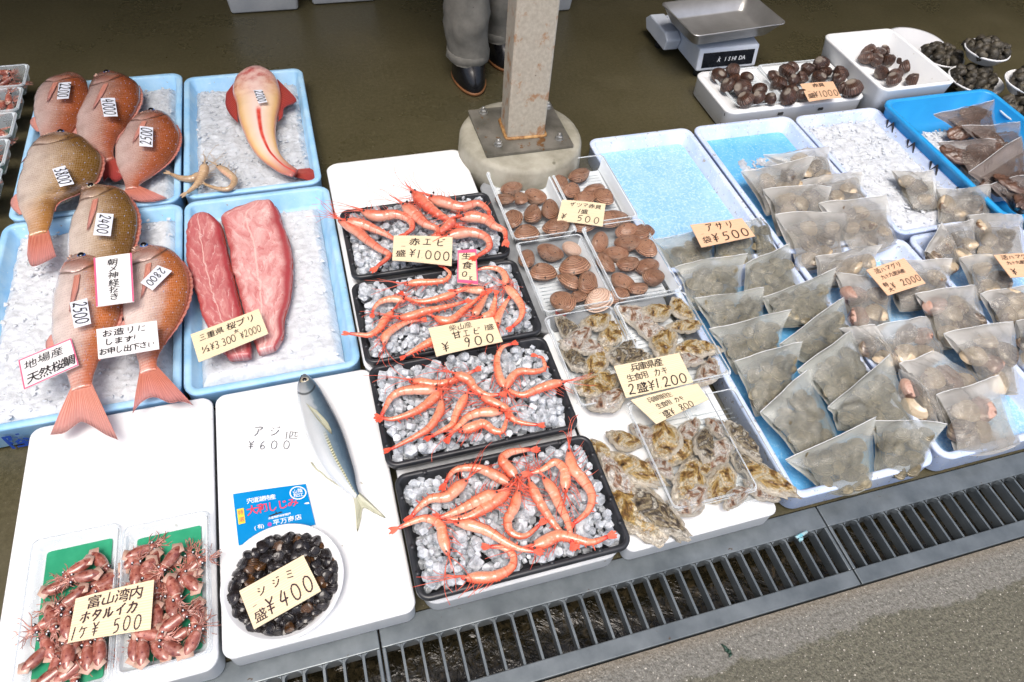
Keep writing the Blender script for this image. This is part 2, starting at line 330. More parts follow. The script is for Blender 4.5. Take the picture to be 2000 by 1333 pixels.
M['finP']=finmat('pink_fin',(.56,.16,.11),(.70,.36,.28),(.62,.30,.27),.35)
M['finD']=finmat('deep_red_fin',(.28,.03,.025),(.42,.08,.06),(.34,.05,.05),.15)
M['finG']=finmat('grey_fin',(.42,.42,.30),(.58,.58,.44),(.50,.50,.36),.35)
M['eyeG']=simple('fish_iris',two((.35,.30,.18),(.6,.55,.42)),60,.15,coat=1)
M['eyeB']=simple('fish_blue_iris',two((.01,.08,.30),(.05,.22,.62)),60,.12,coat=1)
M['eyeK']=simple('black_pupil',[(0,(.006,.006,.008))],rough=.05,coat=1)
def gurnard():
    g=G('gurnard_skin'); s=g.sep(g.coord('UV')); U,Vv=s[0],s[1]; c=g.coord('Object'); nz=g.noise(c,40,5,.65)
    e=g.math('ABSOLUTE',g.math('SUBTRACT',Vv,.5)); col=g.ramp(e,[(.08,(.80,.62,.54)),(.30,(.80,.58,.38)),(.42,(.74,.46,.20)),(.5,(.66,.26,.18))])
    col=g.mix(g.ramp(U,[(.12,(1,1,1)),(.36,(0,0,0))]),col,g.ramp(nz,[(.38,(.50,.11,.10)),(.50,(.72,.38,.34)),(.62,(.80,.54,.48))])); col=g.mix(g.ramp(U,[(.8,(0,0,0)),(1,(1,1,1))]),col,(.42,.12,.10))
    w=g.math('ABSOLUTE',g.math('SUBTRACT',Vv,.53)); k=g.math('MULTIPLY',g.ramp(w,[(.03,(1,1,1)),(.085,(0,0,0))]),g.ramp(U,[(.43,(0,0,0)),(.47,(1,1,1))])); col=g.mix(k,col,g.ramp(nz,two((.55,.02,.015),(.70,.12,.08))))
    wv=g.math('SINE',g.math('MULTIPLY_ADD',nz,7,g.math('MULTIPLY',U,170))); g.set(col=col,rough=.28,coat=.6,spec=.6); g.bump(g.math('MULTIPLY_ADD',wv,.16,nz),.35,.002); return g.m
M['gurn']=gurnard()
def mackerel():
    g=G('mackerel_skin'); s=g.sep(g.coord('UV')); U,Vv=s[0],s[1]; nz=g.noise(g.coord('UV',(14,3,1)),1,5,.7); v=g.math('ADD',Vv,g.math('MULTIPLY_ADD',nz,.24,-.12))
    col=g.ramp(v,[(.25,(.70,.73,.74)),(.46,(.50,.55,.58)),(.58,(.20,.28,.34)),(.74,(.10,.16,.22)),(1,(.045,.07,.10))]); col=g.mix(g.ramp(U,[(.05,(.8,.8,.8)),(.2,(0,0,0))]),col,(.16,.19,.21))
    sc=g.math('MULTIPLY',g.ramp(g.math('ABSOLUTE',g.math('SUBTRACT',Vv,.5)),[(.03,(1,1,1)),(.06,(0,0,0))]),g.ramp(U,[(.5,(0,0,0)),(.6,(1,1,1))])); st=g.math('MULTIPLY_ADD',g.math('SINE',g.math('MULTIPLY',U,330)),.5,.5)
    col=g.mix(sc,col,g.mix(st,(.24,.25,.16),(.58,.58,.40))); gl=g.math('ABSOLUTE',g.math('SUBTRACT',g.math('ADD',U,g.math('MULTIPLY',g.math('POWER',g.math('SUBTRACT',Vv,.45),2),.4)),.21)); col=g.mix(g.ramp(gl,[(.005,(.8,.8,.8)),(.014,(0,0,0))]),col,(.03,.035,.04))
    g.set(col=col,rough=.22,metal=.35,coat=.4,coatr=.1); g.bump(g.math('ADD',g.noise(g.coord('UV',(120,60,1)),1,2),g.math('MULTIPLY',sc,st)),.3,.0015); return g.m
M['mack']=mackerel()
def fillet(nm='raw_fillet',dk=0):
    g=G(nm); c=g.coord('UV'); s=g.sep(c); U,Vv=s[0],s[1]; nz=g.noise(g.coord('UV',(5,2.2,1)),2,7,.7,.8)
    col=g.ramp(nz,([(.25,(.40,.08,.085)),(.5,(.52,.17,.17)),(.65,(.60,.28,.26)),(.85,(.70,.44,.40))] if dk else [(.28,(.48,.12,.12)),(.42,(.62,.27,.26)),(.55,(.70,.38,.36)),(.70,(.82,.60,.55))]))
    w=g.math('SINE',g.math('ADD',g.math('MULTIPLY',nz,16),g.math('MULTIPLY_ADD',U,58,g.math('MULTIPLY',g.math('ABSOLUTE',g.math('SUBTRACT',Vv,.45)),26)))); col=g.mix(g.math('MULTIPLY',g.ramp(w,[(.80,(0,0,0)),(1,(.6,.6,.6))]),g.ramp(g.noise(c,7,4),two(0,1,.42,.6))),col,(.82,.64,.60))
    e=g.math('ABSOLUTE',g.math('SUBTRACT',Vv,.93)); col=g.mix(g.ramp(e,[(.02,(.9,.9,.9)),(.12,(0,0,0))]),col,(.34,.035,.045)); e=g.math('ABSOLUTE',g.math('SUBTRACT',Vv,.42)); col=g.mix(g.ramp(e,[(.008,(.55,.55,.55)),(.022,(0,0,0))]),col,(.82,.62,.56))
    col=g.mix(g.ramp(g.noise(c,14,5,.75,2),[(.57,(0,0,0)),(.66,(.75,.75,.75))]),col,(.46,.06,.06)); col=g.mix(g.ramp(g.math('ADD',Vv,g.math('MULTIPLY_ADD',nz,.3,-.15)),[(.05,(.8,.8,.8)),(.14,(0,0,0))]),col,(.40,.05,.05))
    g.set(col=col,rough=.28,coat=.35,spec=.5); g.bump(g.math('ADD',nz,g.math('MULTIPLY',w,.15)),.3,.003); return g.m
M['fillet']=fillet(); M['filletd']=fillet('dark_raw_fillet',1)
def shrimpmat(name,a,b,cc,tip):
    g=G(name); s=g.sep(g.coord('UV')); U,Vv=s[0],s[1]; c=g.coord('Object'); nz=g.noise(c,62,6,.75,.5)
    col=g.ramp(nz,[(.30,a),(.44,b),(.56,b),(.66,cc)]); e=g.math('ABSOLUTE',g.math('SUBTRACT',Vv,.5)); col=g.mix(g.ramp(g.math('ADD',Vv,g.math('MULTIPLY_ADD',nz,.5,-.25)),[(.08,(.75,.75,.75)),(.34,(0,0,0))]),col,a); col=g.mix(g.ramp(g.math('ADD',Vv,g.math('MULTIPLY_ADD',nz,.6,-.3)),[(.62,(0,0,0)),(.95,(.6,.6,.6))]),col,(.88,.50,.36))
    seg=g.math('SINE',g.math('MULTIPLY',U,54)); k=g.math('MULTIPLY',g.ramp(seg,[(.84,(0,0,0)),(1,(.65,.65,.65))]),g.ramp(U,[(.36,(0,0,0)),(.4,(1,1,1))])); col=g.mix(k,col,a); col=g.mix(g.ramp(U,[(.86,(0,0,0)),(1,(1,1,1))]),col,tip); col=g.mix(g.ramp(U,[(.0,(.8,.8,.8)),(.14,(0,0,0))]),col,tip)
    col=g.mix(g.ramp(g.noise(c,130,3,.6),[(.62,(0,0,0)),(.70,(.4,.4,.4))]),col,(.90,.62,.50)); col=g.rnd(col,.10); g.set(col=col,rough=.18,coat=.8,spec=.6,sss=.2); g.bump(g.math('ADD',nz,g.math('MULTIPLY',seg,.35)),.45,.0016); return g.m
M['shrimpS']=shrimpmat('sweet_shrimp_shell',(.74,.11,.05),(.82,.30,.17),(.88,.54,.40),(.66,.02,.015))
M['shrimpR']=shrimpmat('red_shrimp_shell',(.66,.09,.05),(.74,.22,.14),(.86,.52,.43),(.60,.08,.04))
M['shrimpG']=shrimpmat('grey_shrimp_shell',(.36,.23,.13),(.52,.37,.23),(.66,.52,.38),(.40,.26,.12))
M['legS']=simple('shrimp_leg_red',two((.66,.06,.03),(.80,.18,.11)),40,.3)
M['legG']=simple('shrimp_leg_tan',two((.45,.32,.2),(.55,.42,.3)),40,.3)
def shell(name,stops,ns,ring,ringc,ra,spots=None,rough=.35,rand=.15,radial=False,umbo=None,coat=.3,bst=.7):
    g=G(name); c=g.coord('Object'); f=g.noise(c,ns,5,.65,.4); col=g.ramp(f,stops); s=g.sep(g.coord('UV'))
    d=s[0]  # 0 at the beak, 1 at the rim
    w=g.math('SINE',g.math('MULTIPLY_ADD',d,ring,g.math('MULTIPLY',f,2.5))); 
    if radial: w=g.math('SINE',g.math('MULTIPLY',s[1],radial))
    col=g.mix(g.math('MULTIPLY',g.ramp(w,[(.3,(0,0,0)),(.9,(1,1,1))]),ra),col,ringc)
    if spots:
        k=g.ramp(g.noise(c,spots[0],3,.6),[(spots[1],(0,0,0)),(spots[1]+.04,(1,1,1))]); col=g.mix(k,col,spots[2])
    if umbo: col=g.mix(g.ramp(g.math('ADD',d,g.math('MULTIPLY_ADD',f,.4,-.2)),[(.28,(1,1,1)),(.5,(0,0,0))]),col,umbo)
    if rand: col=g.rnd(col,rand)
    g.set(col=col,rough=rough,coat=coat,coatr=.12); g.bump(g.math('ADD',w,f),bst,.0016); return g.m
M['satsuma']=shell('speckled_brown_shell',[(.3,(.32,.15,.09)),(.5,(.44,.24,.15)),(.72,(.60,.40,.28))],34,80,(.16,.07,.04),.7,(230,.60,(.05,.03,.022)),.36,bst=.75)
M['satpale']=shell('pale_ribbed_shell',[(.3,(.55,.36,.26)),(.7,(.66,.50,.39))],24,56,(.38,.20,.13),.6)
M['shijimi']=shell('glossy_black_shell',[(.35,(.012,.010,.010)),(.6,(.03,.022,.02)),(.85,(.10,.05,.025))],50,60,(.02,.016,.02),.5,rough=.16,rand=.3,coat=.8,umbo=None)
M['shijimib']=shell('brown_black_shell',[(.3,(.03,.018,.012)),(.5,(.16,.065,.015)),(.75,(.30,.13,.03))],40,60,(.02,.012,.01),.5,rough=.18,rand=.3,coat=.8)
M['ark']=shell('dark_ark_shell',[(.35,(.045,.022,.016)),(.6,(.11,.05,.03)),(.8,(.20,.10,.06))],50,50,(.02,.012,.01),.6,rough=.4,radial=150,umbo=(.42,.36,.30))
M['asari']=shell('littleneck_shell',[(.3,(.13,.12,.08)),(.5,(.36,.31,.20)),(.7,(.60,.52,.36))],55,60,(.22,.16,.08),.5,(45,.62,(.06,.055,.04)),.35,.35)
M['hama']=shell('smooth_hard_clam_shell',[(.3,(.50,.38,.25)),(.6,(.66,.56,.40)),(.8,(.76,.68,.54))],22,34,(.36,.22,.13),.22,(24,.56,(.26,.15,.08)),.25,.2,bst=.12)
M['hamap']=shell('pink_hard_clam_shell',[(.3,(.44,.24,.18)),(.6,(.60,.42,.34)),(.8,(.70,.58,.46))],16,34,(.34,.14,.10),.22,(24,.56,(.16,.09,.07)),.25,.15,bst=.12)
M['hamad']=shell('dark_hard_clam_shell',[(.3,(.06,.045,.04)),(.5,(.20,.15,.11)),(.65,(.55,.46,.34))],30,34,(.03,.025,.02),.6,None,.25,.2,bst=.12)
def oystermat(name,stops,bs):
    g=G(name); c=g.coord('Object'); u=g.sep(g.coord('UV')); f=g.noise(c,34,3.5,.6,.6); col=g.ramp(f,stops)
    n2=g.noise(c,50,6,.8); w=g.math('SINE',g.math('MULTIPLY_ADD',u[0],24,g.math('MULTIPLY',n2,26)))
    col=g.mix(g.math('MULTIPLY',g.ramp(w,[(.80,(0,0,0)),(1,(1,1,1))]),g.ramp(g.noise(c,22,3),two(.2,.9,.4,.6))),col,(.045,.025,.014))
    col=g.mix(g.math('MULTIPLY',g.ramp(g.math('ADD',u[0],g.math('MULTIPLY_ADD',n2,.3,-.15)),[(.76,(0,0,0)),(.9,(1,1,1))]),.85),col,(.86,.79,.66))
    g.set(col=col,rough=.34,coat=.5,coatr=.15); g.bump(g.math('ADD',g.math('MULTIPLY',w,.8),g.math('MULTIPLY',g.noise(c,90,6,.75),2.6)),.9,.0035); return g.m
M['oy1']=oystermat('golden_oyster_shell',[(.34,(.05,.03,.015)),(.40,(.36,.19,.05)),(.46,(.76,.52,.18)),(.52,(.92,.83,.62)),(.57,(.66,.42,.15)),(.63,(.92,.87,.76)),(.72,(.40,.22,.08))],1)
M['oy2']=oystermat('grey_oyster_shell',[(.34,(.03,.025,.02)),(.40,(.16,.12,.08)),(.46,(.54,.44,.27)),(.51,(.10,.08,.06)),(.57,(.84,.79,.66)),(.64,(.26,.20,.13)),(.70,(.90,.87,.80))],1)
M['oy3']=oystermat('purple_white_oyster_shell',[(.34,(.10,.05,.035)),(.40,(.46,.24,.13)),(.46,(.84,.73,.60)),(.53,(.93,.90,.85)),(.57,(.56,.36,.25)),(.62,(.92,.88,.83)),(.70,(.44,.24,.15))],1)
M['whelk']=simple('dark_horned_shell',[(.3,(.018,.017,.013)),(.55,(.065,.055,.04)),(.8,(.17,.15,.10))],50,.5,.8,110,.003,rand=.3)
M['squid']=simple('firefly_squid_skin',[(.32,(.20,.045,.035)),(.5,(.36,.12,.085)),(.7,(.58,.32,.26))],70,.22,.2,120,.001,rand=.18,coat=.7,spots=[(200,.60,(.16,.03,.03))])
M['squidp']=simple('pale_squid_tissue',two((.55,.32,.24),(.68,.48,.38)),60,.25,coat=.5)
M['green']=simple('green_liner',two((.02,.26,.13),(.04,.34,.18)),20,.3,.3,60,.001)
M['greend']=simple('dark_green_liner',two((.02,.05,.035),(.03,.08,.05)),20,.3)
M['redp']=simple('red_plastic',two((.75,.04,.01),(.85,.07,.02)),20,.3)
M['abalone']=simple('dark_ribbed_flesh',[(.3,(.05,.028,.02)),(.55,(.12,.065,.045)),(.8,(.24,.13,.09))],30,.3,.8,90,.003,coat=.4)
M['foamrubbish']=simple('turquoise_scrap',two((.12,.42,.50),(.5,.55,.55)),60,.4)
# ------------------------------------------------------------------ ground, drain
def struct(name,V,Fc,mt): o=mesh(name,V,Fc,mt,smooth=False); o['kind']='structure'; return o
YA,YB=.229,.385
V,Fc=frombox(-9,9,YB+.001,12,-.3,0); struct('floor',V,Fc,M['floor'])
V,Fc=frombox(-9,9,-12,YA-.002,-.3,0); struct('pavement',V,Fc,M['pave'])
V,Fc=frombox(-9,9,YA-.002,YB+.001,-.3,-.2); frombox(-9,9,YA-.001,YA+.02,-.2,-.032,V,Fc); frombox(-9,9,YB-.022,YB,-.2,-.032,V,Fc); struct('drain_channel',V,Fc,M['trench'])
V=[];Fc=[];nx,ny=400,8
for i in range(nx+1):
    for j in range(ny+1):
        x=-1.6+4.2*i/nx; y=YA+.018+(YB-YA-.036)*j/ny; V.append((x,y,-.085+.006*noise.noise(Vector((x*14,y*30,0)))))
for i in range(nx):
    for j in range(ny): a=i*(ny+1)+j; Fc.append((a,a+1,a+ny+2,a+ny+1))
o=mesh('water',V,Fc,M['water']); o['kind']='structure'
PITCH=.837/27
for gi,(x0,nm) in enumerate(((-.877,'leftmost steel drain grating, mostly under the squid box'),(-.040,'middle steel drain grating below the shrimp and oyster boxes'),(.797,'rightmost steel drain grating, in front of the blue foam trays'))):
    x1=x0+.834
    t=thing('drain_grating',nm,'drain grating',(x0,YA,0),'steel gratings over the drain')
    V,Fc=frombox(x0,x1,YA+.001,YA+.029,-.03,.003); frombox(x0,x1,.342,YB-.001,-.03,.003,V,Fc); frombox(x0,x0+.006,YA+.029,.342,-.028,.0025,V,Fc); frombox(x1-.006,x1,YA+.029,.342,-.028,.0025,V,Fc)
    o=mesh('frame',V,Fc,M['steelg'],t,smooth=False); b=o.modifiers.new('b','BEVEL'); b.width=.0015; b.segments=2
    V=[];Fc=[]
    for k in range(1,27):
        x=x0+k*PITCH; frombox(x-.002,x+.002,.2585,.3415,-.024,-.001,V,Fc)
        for (yy,sg) in ((.3415,-1),):       # rounded weld webs where a bar meets the frame
            for s in (-1,1):
                n0=len(V); pr=[(0,0)]+[(.009-.009*math.sin(R(a)),.009-.009*math.cos(R(a))) for a in range(0,91,15)]
                for z in (-.012,.0012):
                    for (a,c) in pr: V.append((x+s*(.0024+a),yy+sg*c*.8,z))
                m_=len(pr); Fc.append(tuple(range(n0,n0+m_)) if s*sg<0 else tuple(range(n0+m_-1,n0-1,-1))); Fc.append(tuple(range(n0+2*m_-1,n0+m_-1,-1)) if s*sg<0 else tuple(range(n0+m_,n0+2*m_)))
                for q in range(m_-1): Fc.append((n0+q,n0+q+1,n0+m_+q+1,n0+m_+q))
    mesh('bars',V,Fc,M['steelg'],t,smooth=False)
# building that shades the back of the stall
b=thing('market_building','dim open-fronted market building behind and above the stall','building',(1,7,0))
V,Fc=frombox(-5,7,1.45,7.2,2.45,2.6); mesh('roof',V,Fc,M['dark'],b,smooth=False)
V,Fc=frombox(-5,7,6.9,7.1,.002,2.44); mesh('wall',V,Fc,M['wall'],b,smooth=False)
V,Fc=frombox(-5.1,-4.95,1.6,6.88,.002,2.44); mesh('wall',V,Fc,M['wall'],b,smooth=False)
V,Fc=frombox(6.95,7.1,1.6,6.88,.002,2.44); mesh('wall',V,Fc,M['wall'],b,smooth=False)
# ------------------------------------------------------------------ boxes and trays
def foamtray(name,label,x0,x1,y0,y1,h,depth,mt,wall=.016,r=.03,base=None,cat='foam tray',group=None,rot=0,seed=0,baseh=0,taper=.003):
    cx,cy,w,d=(x0+x1)/2,(y0+y1)/2,x1-x0,y1-y0; t=thing(name,label,cat,(cx,cy,0),group)
    def rr(ins,z): return rrect(cx,cy,w-2*ins,d-2*ins,max(.004,r-ins),z,6,rot)
    if depth>0:
        rings=[rr(taper+.004,.003),rr(taper,.008),rr(.002,h-.008),rr(0,h-.003),rr(.003,h),rr(wall-.003,h),rr(wall,h-.003),rr(wall+.010,h-depth+.008),rr(wall+.018,h-depth)]
    else:
        rings=[rr(taper+.004,.003),rr(taper,.008),rr(.002,h-.01),rr(0,h-.005),rr(.002,h-.0015),rr(.006,h)]+[rr(min(w,d)*q,h) for q in (.12,.25,.40)]
    V,Fc=loft(rings); V=[(x+.0016*noise.noise(Vector((x*19+seed,y*19,z*25))),y+.0016*noise.noise(Vector((x*19,y*19+9+seed,z*25))),z+(.0012*noise.noise(Vector((x*16,y*16,seed))) if z>.01 else 0)) for x,y,z in V]
    mesh('tray_body',V,Fc,mt,t)
    if base:
        V,Fc=loft([rrect(cx,cy,w-2*wall-.026,d-2*wall-.026,r*.5,h-depth+.001+k,4,rot) for k in (0,baseh+.002)]); mesh('tray_base',V,Fc,base,t,smooth=False)
    return t
def icebed(name,label,x0,x1,y0,y1,z,mt,rough=.006,n=90,seed=0,pieces=420,ps=.0085,edge=.02,cat='ice'):
    random.seed(seed); V=[];Fc=[]; nx=n; ny=int(n*(y1-y0)/(x1-x0))
    for i in range(nx+1):
        for j in range(ny+1):
            x=lerp(x0,x1,i/nx); y=lerp(y0,y1,j/ny); d=min(x-x0,x1-x,y-y0,y1-y)
            jx=.5*(x1-x0)/nx*noise.noise(Vector((x*400,y*400,seed))); nn=noise.noise(Vector((x*26,y*26,seed)))+.8*abs(noise.noise(Vector((x*60,y*60,seed+4))))+.55*abs(noise.noise(Vector((x*130,y*130,seed+8))))
            V.append((x+jx,y-jx,z+rough*nn-.02*max(0,1-d/edge)**2))
    for i in range(nx):
        for j in range(ny): a=i*(ny+1)+j; Fc.append((a,a+ny+1,a+ny+2,a+1))
    for k in range(pieces):
        x=random.uniform(x0+.006,x1-.006);y=random.uniform(y0+.006,y1-.006); s=ps*random.uniform(.4,1.1); q=Matrix.Rotation(random.random()*6,3,Vector((random.random(),random.random(),random.random()+.1)).normalized()); b_=len(V)
        for c in ((1,0,0),(-1,0,0),(0,1,0),(0,-1,0),(0,0,1),(0,0,-1)):
            p=q@(Vector(c)*s*random.uniform(.5,1)); V.append((x+p.x,y+p.y,z+rough*.45+p.z*.55))
        Fc+=[tuple(b_+i for i in f) for f in ((0,2,4),(2,1,4),(1,3,4),(3,0,4),(2,0,5),(1,2,5),(3,1,5),(0,3,5))]
    o=mesh(name,V,Fc,mt,smooth=False); o.data.polygons.foreach_set('use_smooth',[len(f)==4 for f in Fc]); tag(o,label,cat,kind='stuff'); return o
Z=.065; GF='blue foam trays on the left side of the stall'; GR='pale blue foam trays on the right side of the stall'
foamtray('foam_tray','blue foam tray at the back left under the upper sea breams',-.705,-.334,1.452,2.03,Z,.045,M['bfoam'],group=GF,seed=1)
icebed('crushed_ice','crushed ice in the back left blue tray beneath three sea breams',-.68,-.358,1.475,1.99,.046,M['iceg'],seed=1)
foamtray('foam_tray','blue foam tray at the left holding the two front sea breams and paper signs',-.712,-.330,.868,1.446,Z,.045,M['bfoam'],group=GF,seed=2)
icebed('crushed_ice','white crushed ice under the front sea breams with the handwritten signs',-.688,-.352,.893,1.42,.048,M['icew'],seed=2)
foamtray('foam_tray','blue foam tray with ice behind the fillets, holding the red gurnard',-.328,-.001,1.455,2.0,Z,.045,M['bfoam'],group=GF,seed=3)
icebed('crushed_ice','greyish crushed ice under the gurnard',-.305,-.022,1.478,1.955,.046,M['iceg'],seed=3)
foamtray('foam_tray','blue foam tray holding the two pink yellowtail fillets',-.326,.011,.868,1.445,Z,.045,M['bfoam'],group=GF,seed=4)
icebed('crushed_ice','white crushed ice under the pink yellowtail fillets',-.300,-.022,.905,1.395,.047,M['icew'],seed=4,rough=.004,pieces=160,ps=.008)
foamtray('foam_slab','white foam box lid carrying the two firefly squid packs',-.588,-.275,.22+.14,.864,.060,0,M['foam'],r=.022,cat='foam slab',seed=5)
lid6=foamtray('foam_slab','white foam box lid carrying the horse mackerel and the bowl of black clams',-.271,.026,.368,.862,.060,0,M['foam'],r=.02,cat='foam slab',seed=6)
foamtray('foam_box','long white foam box beneath the two rear black shrimp trays',.014,.375,.85,1.536,.058,.010,M['foam'],wall=.02,cat='foam box',seed=7)
foamtray('foam_box','white foam box showing its rim under the front black shrimp tray',.036,.385,.372,.842,.052,.010,M['foam2'],wall=.02,cat='foam box',seed=8)
foamtray('foam_box','white foam box with loose oysters lying on its top',.389,.688,.372,.868,.058,0,M['foam'],r=.018,cat='foam box',seed=9)
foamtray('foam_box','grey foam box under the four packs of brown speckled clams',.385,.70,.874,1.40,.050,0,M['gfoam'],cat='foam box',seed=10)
foamtray('foam_tray','empty pale blue foam tray just right of the steel post, bright blue base',.722,1.036,.972,1.503,Z,.048,M['lfoam'],base=M['palebase'],group=GR,seed=11,baseh=.012)
foamtray('foam_tray','pale blue foam tray full of cloudy littleneck bags beside the oysters',.722,1.044,.385,.962,Z,.048,M['lfoam'],base=M['bluebase'],group=GR,seed=12)
foamtray('foam_tray','pale blue foam tray with clam bags, below the boxed ark shells',1.042,1.366,.968,1.503,Z,.048,M['lfoam'],base=M['bluebase'],group=GR,seed=13,baseh=.01)
foamtray('foam_tray','pale blue foam tray holding big hard clam bags and the 2000 yen sign',1.052,1.376,.385,.962,Z,.048,M['lfoam'],base=M['palebase'],group=GR,seed=14)
foamtray('foam_tray','pale blue foam tray filled with white ice beside the bright blue crate',1.372,1.668,.968,1.496,Z,.048,M['lfoam'],group=GR,seed=15)
foamtray('foam_tray','pale blue foam tray at the right edge with hard clam bags',1.384,1.72,.385,.962,Z,.048,M['lfoam'],base=M['palebase'],group=GR,seed=16)
icebed('crushed_ice','snow white crushed ice in the tray beside the bright blue crate',1.395,1.645,.995,1.462,.050,M['icew'],seed=15,rough=.006)
icebed('crushed_ice','few wet ice lumps on a bright blue base right of the post',1.12,1.31,1.16,1.38,.0275,M['iceg'],seed=13,rough=.011,pieces=160,ps=.009,n=40)
# marks on the left tray and writing helper come later
def blacktray(label,x0,x1,y0,y1,ztop,seed):
    h=.036; cx,cy,w,d=(x0+x1)/2,(y0+y1)/2,x1-x0,y1-y0; t=thing('black_tray',label,'plastic tray',(cx,cy,ztop-h),'black shrimp trays')
    f=lambda ins,z:rrect(cx,cy,w-2*ins,d-2*ins,max(.004,.022-ins),z,6)
    rings=[f(.012,ztop-h),f(.0085,ztop-h+.004),f(.005,ztop-.013),f(.0005,ztop-.012),f(0,ztop-.010),f(0,ztop-.002),f(.002,ztop),f(.007,ztop),f(.009,ztop-.002),f(.016,ztop-h+.004),f(.019,ztop-h+.003)]
    V,Fc=loft(rings)
    for k in range(8):                       # little notches / lugs round the rim
        for s in (-1,1):
            if k<4: x=x0+w*(.15+.23*k); yy=cy+s*(d/2-.0075); frombox(x-.004,x+.004,yy-.0035,yy+.0035,ztop-.004,ztop+.0016,V,Fc)
            else: y=y0+d*(.2+.2*(k-4)); xx=cx+s*(w/2-.0075); frombox(xx-.0035,xx+.0035,y-.004,y+.004,ztop-.004,ztop+.0016,V,Fc)
    mesh('tray_body',V,Fc,M['black'],t)
    random.seed(seed); V=[];Fc=[]
    def cube(x,y,z,s):
        q=Matrix.Rotation(random.random()*6.3,3,Vector((random.gauss(0,1),random.gauss(0,1),random.gauss(0,1))).normalized()); rings=[]; b_=len(V); sc=[s*random.uniform(.75,1.15) for _ in range(3)]
        for zz,rr_ in ((-1,.80),(-.82,.98),(.82,1),(1,.82)):
            ring=[]
            for a in range(6):
                th=R(60*a+22.5); v=q@Vector((math.cos(th)*rr_*sc[0],math.sin(th)*rr_*sc[1],zz*.8*sc[2])); ring.append((x+v.x,y+v.y,z+v.z))
            rings.append(ring)
        loft(rings,True,True,V,Fc)
    ix,iy=w-.040,d-.038
    for L_,(zz,cnt) in enumerate(((ztop-.026,190),(ztop-.016,210),(ztop-.007,220),(ztop+.001,170))):
        pts=[]
        for k in range(cnt*14):
            if len(pts)>=cnt: break
            x=cx+random.uniform(-.5,.5)*ix; y=cy+random.uniform(-.5,.5)*iy
            if all((x-a)**2+(y-b_)**2>.0102**2 for a,b_ in pts): pts.append((x,y)); cube(x,y,zz+random.uniform(-.004,.004),random.uniform(.0042,.0116))
    o=mesh('ice_cubes',V,Fc,M['cube'],smooth=False); tag(o,'clear ice cubes filling the '+label.split(' shrimp')[0].replace('black','black shrimp'),'ice',kind='stuff')
    o.data.polygons.foreach_set('use_smooth',[False]*len(o.data.polygons)); return t
TZ=.094
TR=['rearmost black plastic','second black plastic','third black plastic','front black plastic']
blacktray('rearmost black plastic shrimp tray, with the 1,000 yen card',.024,.384,1.080,1.307,TZ,21)
blacktray('second black plastic shrimp tray from the back, with the 900 yen card',.018,.386,.845,1.067,TZ,22)
blacktray('third black plastic shrimp tray from the back, without any card',.020,.383,.610,.838,TZ,23)
blacktray('front black plastic shrimp tray, nearest the drain',.028,.392,.368,.594,TZ,24)
# bright blue crate
cx,cy,w,d=1.85,1.20,.40,.55
t=thing('blue_crate','bright blue plastic crate at the right edge holding bagged dark shellfish','crate',(cx,cy,0))
rings=[rrect(cx,cy,w-.03,d-.03,.03,.004),rrect(cx,cy,w-.012,d-.012,.03,.088),rrect(cx,cy,w,d,.035,.09),rrect(cx,cy,w,d,.035,.098),rrect(cx,cy,w-.004,d-.004,.033,.10),rrect(cx,cy,w-.026,d-.026,.03,.10),rrect(cx,cy,w-.03,d-.03,.03,.097),rrect(cx,cy,w-.046,d-.046,.03,.012)]
V,Fc=loft(rings); mesh('crate_body',V,Fc,M['crate'],t)
for k,y in enumerate((1.40,1.30,1.195,1.08)):
    V=[];Fc=[]; pr=[(y-.022,.052),(y-.006,.074),(y+.004,.050),(y+.018,.070)]
    tube([(1.6515,a_,b_) for a_,b_ in pr],.0035,V,Fc,5); mesh('writing',V,Fc,M['ink'],t,smooth=False)
icebed('crushed_ice','patch of crushed ice inside the bright blue crate',1.69,1.90,1.05,1.36,.058,M['icew'],seed=31,rough=.008,n=50)
# boxes right back
g1=foamtray('foam_box','shallow white foam box with dark handwriting on its side, carrying two ark shell packs',1.176,1.66,1.535,1.765,.070,.012,M['foam'],wall=.022,cat='foam box',seed=33)
foamtray('foam_box','deep white foam box holding a small heap of ark shells',1.652,1.925,1.485,1.825,.125,.095,M['foam'],wall=.014,r=.03,cat='foam box',seed=34,taper=.02)
for (x0,x1,y0,y1,h,lb) in ((-.217,.045,2.462,2.8,.18,'leftmost white foam box on the floor at the top edge'),(.056,.312,2.488,2.83,.18,'white foam box on the floor beside the leftmost box at the top edge'),(.74,.99,2.318,2.62,.16,'white foam box on the floor hidden partly behind the steel post')):
    foamtray('foam_box',lb,x0,x1,y0,y1,h,.05,M['foam2'],cat='foam box',seed=int(x1*99),taper=.02)
